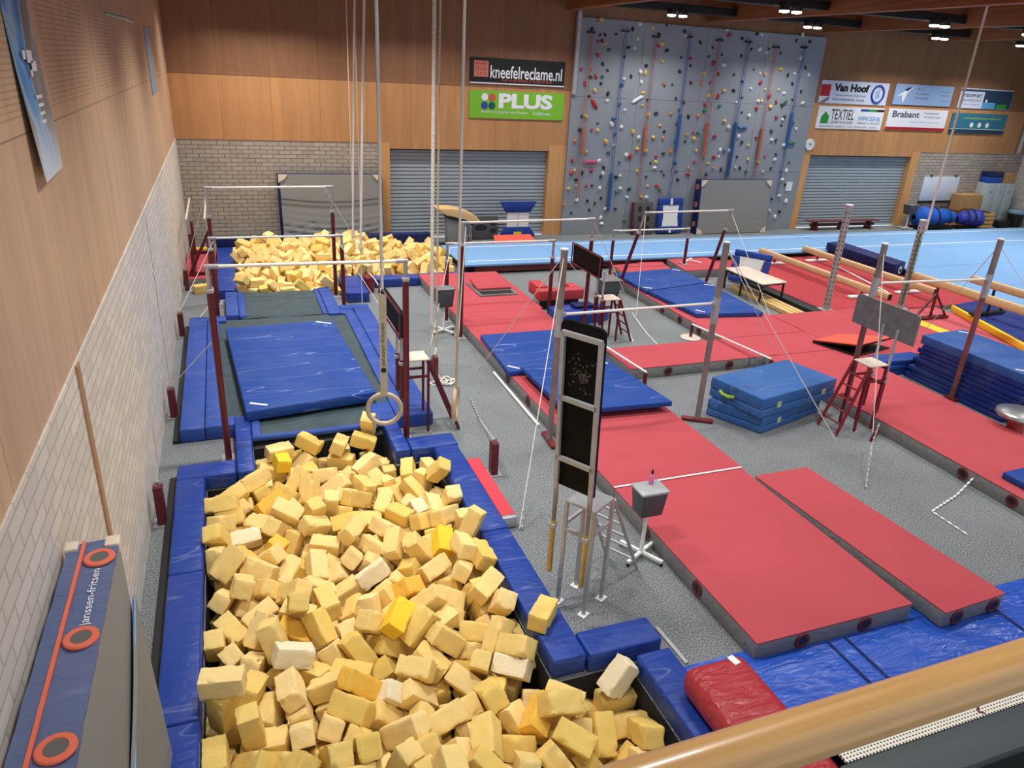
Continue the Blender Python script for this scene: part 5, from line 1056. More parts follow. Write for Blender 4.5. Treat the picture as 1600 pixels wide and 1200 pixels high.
for i in range(3):
    x = 27.13+.5*i; d = MB().box(x, x+.48, 20.482, 20.50, .06, 1.58, .004).build('door', locker_c, t)
    for z in (.42, 1.3): MB().lathe((x+.24, 20.482, z), [(.03, 0), (.03, .004)], 12, (0, -1, 0)).build('vent', black, d)
t = thing('storage_crate', 'blue plastic crate with dark lid on top of the steel locker', 'crate', (27.5, 20.7, 1.62))
MB().box(27.15, 27.85, 20.53, 20.9, 1.622, 1.86, .02).build('crate_body', mat('blue_plastic', (24, 82, 176), .35), t); MB().box(27.13, 27.87, 20.51, 20.92, 1.862, 2.03, .03).build('lid', mat('navy_plastic', (20, 34, 84), .4), t)
carton('open cardboard box on the locker beside the blue crate', 27.95, 28.58, 20.53, 20.9, 1.622, 1.98)
t = thing('waste_bin', 'dark round waste bin with a pale blue top in the right corner', 'bin', (28.75, 20.2, 0))
MB().lathe((28.75, 20.2, .002), [(.2, 0), (.25, .05), (.29, .5), (.29, .52)], 24).build('bin_body', black, t); MB().lathe((28.75, 20.2, .525), [(.295, 0), (.3, .06), (.25, .12), (.1, .15)], 24).build('bin_top', mat('pale_blue_plastic', (120, 160, 186), .4), t)
pad('black_bag', 'small black box bag on the floor beside the waste bin', 27.75, 28.3, 20.0, 20.3, .002, .28, black, 'bag', bev=.05)

# ------------------------------------------------------------------ foam blocks
from mathutils import noise
def foam_mesh(seed, m, cx=.161, cy=.088, cz=.084, hi=True):
    r = random.Random(seed); b = MB(); bm = b.bm
    bmesh.ops.create_cube(bm, size=2)
    bmesh.ops.subdivide_edges(bm, edges=bm.edges[:], cuts=9 if hi else 3, use_grid_fill=True)
    off = Vector([r.uniform(-50, 50) for _ in range(3)]); bite = [(Vector((r.choice((-1, 1))*r.uniform(.5, 1.05), r.choice((-1, 1))*r.uniform(.7, 1.1), r.choice((-1, 1))*r.uniform(.8, 1.1))), r.uniform(.18, .42)) for _ in range(5)]
    for v in bm.verts:
        p = v.co.copy(); e = sorted(abs(x) for x in p)
        q = Vector((p.x*cx, p.y*cy, p.z*cz))
        n_ = noise.noise(q*14+off)*.005 + noise.noise(q*46+off)*.0028
        edge = max(0, e[1]-.80)/.20                      # near an edge: rounded and crumbly
        k = 1 - .028*edge - .05*edge*max(0, noise.noise(q*26+off*2))*2.2
        q2 = Vector((p.x*(cx-.008*edge*.6), p.y*cy*k, p.z*cz*k)) if True else q
        q2 += p.normalized()*n_
        for c, rad in bite:
            d = (Vector((p.x*cx, p.y*cy, p.z*cz)) - Vector((c.x*cx, c.y*cy, c.z*cz))).length
            if d < rad*.11: q2 *= 1 - .20*(1-d/(rad*.11))
        v.co = q2
    return b.build('foam_block', m, sharp=50)
srcs = {}
def foam_src(kind, n):
    if (kind, n) not in srcs:
        o = foam_mesh(n*13+ord(kind), {'p': foam, 'w': foam_w, 'y': foam_y, 'o': foam_o}[kind]); C.objects.unlink(o); srcs[kind, n] = o
    return srcs[kind, n]
def put_block(kind, n, x, y, z, rx, ry, rz, lab, group=None, s=1.0):
    o = foam_src(kind, n).copy(); C.objects.link(o); o.location = (x, y, z); o.rotation_euler = tuple(math.radians(v) for v in (rx, ry, rz)); o.scale = (s, s, s)
    o['label'] = lab; o['category'] = 'foam block'
    if group: o['group'] = group
    return o
NEAR = [-44,651,7,73,-66,91,-40,633,-20,-90,-66,91,270,379,-26,37,180,-5,203,562,-11,-3,-169,-74,-47,544,-2,90,-64,-90,-38,459,-12,90,1,176,204,741,-21,-35,90,-74,9,874,-16,-94,17,89,-19,661,-3,-7,-47,155,19,847,-10,-88,14,-5,127,468,-29,-90,0,-75,-24,754,-3,-43,153,14,15,457,-9,69,6,88,53,417,-8,-28,-132,87,208,488,-11,-90,-3,-90,122,391,-29,-22,-16,102,161,546,-2,-138,29,-5,-12,435,-12,-177,-6,-10,-17,692,2,59,5,-175,254,352,-37,-57,154,16,196,516,-22,36,43,32,181,647,0,-28,-11,-9,6,492,-11,-62,-28,120,173,434,-22,53,-95,-82,149,786,-21,44,-95,-107,138,390,-16,0,-15,101,51,562,7,-85,0,-80,19,536,1,15,23,-22,146,511,1,-85,-6,27,269,400,6,88,-50,11,-27,769,9,-146,-24,17,51,501,-9,-54,-134,-53,-31,737,2,-49,7,174,76,431,-10,-119,-128,11,193,532,-14,-86,64,101,76,564,-11,-127,0,70,-33,529,-9,-52,-119,82,31,846,5,14,-2,98,100,600,0,28,152,7,126,675,0,35,3,119,130,783,-8,160,-48,-52,-7,463,-11,-103,4,70,191,445,-3,-52,-10,-44,80,825,-11,26,-177,6,105,512,-20,140,-33,-62,1,521,12,42,-116,-52,-22,411,-3,-31,33,139,208,644,10,67,-89,-67,251,406,-37,-88,-148,0,175,388,-3,-9,41,-63,66,848,-22,57,107,-99,-1,689,-18,-26,-11,22,59,862,-14,-111,134,10,109,649,-4,-35,11,-53,107,444,-10,-103,-135,5,62,620,-13,-20,32,172,-40,596,3,27,32,77,67,527,-5,-58,-120,63,103,416,-11,42,0,65,242,372,-21,21,-143,-104,45,455,-12,10,152,-22,72,599,-16,0,-28,7,-34,635,16,61,-35,33,184,570,11,-65,16,69,10,665,-1,100,114,-29,30,494,-11,96,12,129,92,488,-20,-55,50,44,186,452,-29,-179,-2,-46,54,882,-22,27,-101,-25,138,532,10,-69,-42,-10,120,766,1,105,-3,110,177,753,-6,94,-27,124,155,472,-23,129,13,-9,189,547,-3,-15,-59,-60,39,640,-10,61,-8,-107,124,583,-10,84,40,-30,166,574,-10,23,24,158,84,874,-24,-4,18,39,-33,564,-7,15,17,-54,72,376,-12,174,20,-58,112,706,-9,22,3,-11,27,414,-14,0,145,-85,107,619,-7,0,-149,-22,30,795,-13,-52,-143,-12,39,465,2,170,-28,-22,-40,456,13,-152,-91,13,190,479,2,-54,141,52,161,414,5,67,35,88,150,451,-13,-30,-161,-46,135,726,-2,-79,-20,62,45,593,-2,-89,-144,7,-21,434,12,-12,-83,-165,160,814,-22,55,90,-124,48,621,4,23,-21,88,78,447,-3,-156,-40,-30,54,685,10,-17,-25,-152,127,561,7,135,28,44,204,509,12,33,130,-87,40,526,11,71,43,-66,139,595,-6,76,-114,-22,88,692,2,-32,173,-1,120,376,-6,-41,54,135,29,733,0,-141,-9,48,136,415,-5,39,-13,8,239,323,-12,-16,-36,-156,34,882,-7,-17,90,76,204,378,-14,-73,-43,65,205,377,20,37,21,5,53,431,9,-136,-4,-46,189,382,7,-139,-9,51,3,786,-2,-16,24,104,91,507,-7,39,144,-64,24,556,5,9,9,-28,36,427,-1,25,141,-95,205,574,20,155,1,-90,0,407,-6,129,-29,-46,120,403,5,-142,-15,11,143,485,6,-109,43,-5,59,476,-2,81,-4,153,205,786,3,-96,-6,-84,164,733,-13,-37,132,-78,28,680,-8,-170,-56,43,143,372,9,-150,8,-104,161,764,-20,1,-135,-64,218,348,-20,-29,-43,128,-20,477,4,-75,20,71,178,786,3,76,-15,75,167,486,-17,137,32,10,29,772,1,133,-26,-86,88,400,7,28,39,147,146,687,6,-1,-1,126,12,738,12,-132,-12,34,177,619,10,-26,16,-103,110,459,6,-149,-8,-37,191,763,-3,31,85,-113,196,532,16,-31,173,41,89,720,-4,-99,-29,-95,15,424,2,-6,43,84,112,884,-21,-88,90,2,58,390,11,94,-48,-93,-46,418,4,4,6,-90,74,714,15,-61,106,-71,56,704,14,-91,106,-71,192,665,11,27,-14,-142,-39,712,13,-12,30,58,68,497,2,62,-128,-37,-22,600,13,157,-24,-87,3,598,3,-134,41,13,-17,512,-3,-99,-34,-105,270,402,-21,2,-4,180,123,500,12,-82,-42,21,158,583,7,136,-8,28,87,541,3,38,118,103,273,357,-13,-10,-33,-95,223,372,-19,9,-135,-103,189,586,26,155,-7,-87,167,701,1,82,49,104,-38,748,14,139,-7,-6,44,371,6,-41,-10,-174,170,669,6,-60,-16,-148,87,773,2,-42,-37,-4,166,457,-2,15,124,-107,125,472,-3,96,-29,139,106,734,5,74,28,26,106,857,-12,0,0,157,-9,571,-1,-55,-14,32,189,342,-1,130,40,-48,163,368,-3,-49,156,-43,61,659,1,-173,6,-20,98,383,4,6,-134,98,35,390,10,76,-48,-74,97,558,2,105,143,-20,15,500,10,-105,21,4,-38,457,38,-89,-1,-11,179,500,-9,43,9,140,7,384,8,34,157,48,24,542,29,6,43,92,188,699,1,107,-6,90,148,610,13,-19,-124,5,-9,545,4,-100,-43,52,217,395,5,56,-8,142,16,692,7,80,-48,-125,133,342,16,87,34,-43,207,614,32,-39,115,8,-43,677,19,-25,54,61,270,340,-23,30,-169,-6,46,818,-7,129,-43,36,207,690,17,0,125,-90,19,642,-11,-60,-18,59,125,620,18,160,-22,69,10,465,8,28,-7,-89,198,455,9,-42,156,-56,107,340,24,70,15,-91,93,347,12,12,-158,-66,-5,629,6,-126,9,-39,23,582,9,-43,37,130,66,638,-13,-26,-48,-157,207,354,7,-150,14,-43,0,715,2,-24,9,133,105,508,21,-52,-11,57,-15,590,-9,151,32,-5,90,661,14,-50,0,56,132,822,-3,11,156,26,161,337,13,80,-39,-103,84,631,1,131,27,81,4,648,4,5,42,146,87,516,12,-32,41,19,80,370,11,-24,-70,-41,94,749,0,-43,-152,26,-1,792,14,26,13,-155,61,449,14,147,44,5,201,422,-21,90,-45,-111,27,716,13,20,30,-18,57,768,6,29,136,79,206,745,22,-42,130,-49]
FARB = [454,1658,-22,0,180,-46,155,1586,-21,90,0,76,258,1656,-21,90,0,-91,390,1652,-14,-147,-90,2,337,1649,-14,1,90,-179,286,1656,-22,180,0,22,10,1577,39,-44,-8,-56,111,1578,-22,0,180,-67,317,1658,-22,0,0,-122,240,1660,-4,-180,0,-49,100,1569,12,90,-4,0,175,1570,-14,-4,90,-9,66,1590,21,118,-17,-63,10,1734,18,45,49,90,237,1656,13,90,0,90,162,1569,10,-1,-15,0,310,1698,17,-7,49,-137,197,1573,0,-137,-67,-41,274,1652,5,-31,25,180,484,1763,33,-98,120,23,363,1658,-3,-10,-25,94,451,1660,3,90,-33,130,99,1578,-5,4,1,-77,126,1622,23,11,-111,20,385,1671,6,-140,32,68,266,1649,32,-63,-65,-18,332,1653,22,-62,-106,41,123,1582,-3,-121,-15,122,200,1598,31,-6,-151,95,83,1675,23,-97,30,-64,332,1756,46,-6,-4,113,420,1652,1,-62,-162,0,190,1691,32,91,7,67,156,1715,41,-69,7,-102,53,1573,10,-57,-109,58,9,1580,8,22,139,90,182,1570,29,-78,40,10,74,1583,-2,91,123,14,130,1574,21,10,-45,178,106,1666,39,152,-7,12,302,1728,38,-81,45,33,8,1793,33,-65,-39,143,45,1571,-22,180,0,-6,345,1701,30,-111,-19,-36,204,1809,61,26,13,-30,145,1595,7,-146,-60,61,374,1836,40,-121,-48,-6,476,1711,23,85,65,-93,442,1790,40,-103,29,-61,192,1722,45,84,4,3,40,1689,21,23,139,-96,33,1581,13,-9,1,-115,255,1758,52,103,-33,38,220,1673,48,-93,-3,128,350,1712,46,27,156,-33,147,1621,31,20,157,72,83,1928,52,-19,1,-119,87,1730,36,-128,30,24,59,1839,43,55,-7,-12,220,1649,32,-28,25,167,422,1668,21,-9,-57,60,188,1770,53,-53,168,-41,119,1745,45,-19,-20,50,37,1586,30,8,5,25,50,1925,38,-2,-49,41,456,1763,46,78,-27,155,164,1637,22,-21,134,35,395,1687,20,-99,57,9,485,1651,-4,90,0,-178,256,1781,65,55,21,166,100,1594,15,82,-15,-143,451,1699,30,-159,40,20,47,1743,37,39,160,-36,314,1658,10,-138,18,-109,121,1863,39,-3,-10,30,359,1850,45,2,128,-71,18,1795,47,45,-1,91,93,1891,42,-34,18,-13,23,1880,45,58,-23,165,268,1675,46,-8,-5,50,368,1698,17,155,-2,-74,276,1763,40,61,172,-29]
SPEC = {210: ('o', 'deep golden foam block in the lower middle of the near pit'), 131: ('o', 'golden foam block near the upper left corner of the near pit'), 64: ('o', 'golden foam block lying lengthwise, upper left part of the near pit'), 132: ('y', 'small-looking bright yellow foam block near the right edge of the near pit'), 199: ('y', 'bright yellow foam block in the centre of the near pit'), 37: ('y', 'bright yellow foam block near the top of the near pit heap'), 94: ('w', 'cream white foam block in the lower middle of the near pit'), 42: ('w', 'cream white foam block at the lower right of the near pit'), 29: ('w', 'cream white foam block in the right corner below the creased blue pad'), 38: ('w', 'cream white foam block in the middle of the near pit'), 172: ('w', 'cream white foam block at the lower left of the near pit'), 18: ('w', 'cream white foam block near the left pad of the near pit'), 96: ('o', 'golden foam block right of the centre of the near pit'), 109: ('o', 'golden foam block at the lower right of the near pit'), 156: ('w', 'cream white foam block in the upper right of the near pit heap'), 27: ('o', 'golden foam block left of the centre in the near pit')}
for i in range(0, len(NEAR), 6):
    q = NEAR[i:i+6]; k = i//6; x, y, z = (v/100 for v in q[:3])
    if k in SPEC: put_block(SPEC[k][0], k % 3, x, y, z, *q[3:], SPEC[k][1], 'foam blocks in the near pit')
    else: put_block('p', k % 10, x, y, z, *q[3:], 'pale yellow foam block in the heap of the near foam pit', 'foam blocks in the near pit', 1.0 + .05*((k*37) % 7-3)/3)
for i in range(0, len(FARB), 6):
    q = FARB[i:i+6]; k = i//6; put_block('p', k % 10, q[0]/100, q[1]/100, q[2]/100, *q[3:], 'pale yellow foam block in the heap of the far foam pit', 'foam blocks in the far pit')
for k, (x, y, z, e, lab) in enumerate(((.30, 8.62, .10, (10, 4, 20), 'pale foam block at the far left corner of the near heap'), (.68, 8.70, .13, (-8, 20, -35), 'tilted pale foam block at the far edge of the near heap'), (1.05, 8.62, .10, (20, 5, 70), 'pale foam block at the middle of the far edge of the near heap'),
        (1.36, 8.60, .12, (5, -15, 160), 'pale foam block right of the middle at the far edge of the near heap'), (1.46, 8.78, .27, (12, 62, 75), 'foam block standing on end under the hanging ring at the far edge'))):
    put_block('p', k+4, x, y, z, *e, lab)
put_block('p', 3, 2.26, 4.66, .288, 2, 3, 48, 'foam block lying alone on the blue pad at the right of the near pit')
put_block('p', 5, -.72, 16.35, .085, 2, 0, 20, 'loose foam block on the carpet by the left wall near the far pit'); put_block('y', 1, -.75, 19.75, .09, 0, 2, 8, 'yellowish foam block behind the red mat in the far left corner')
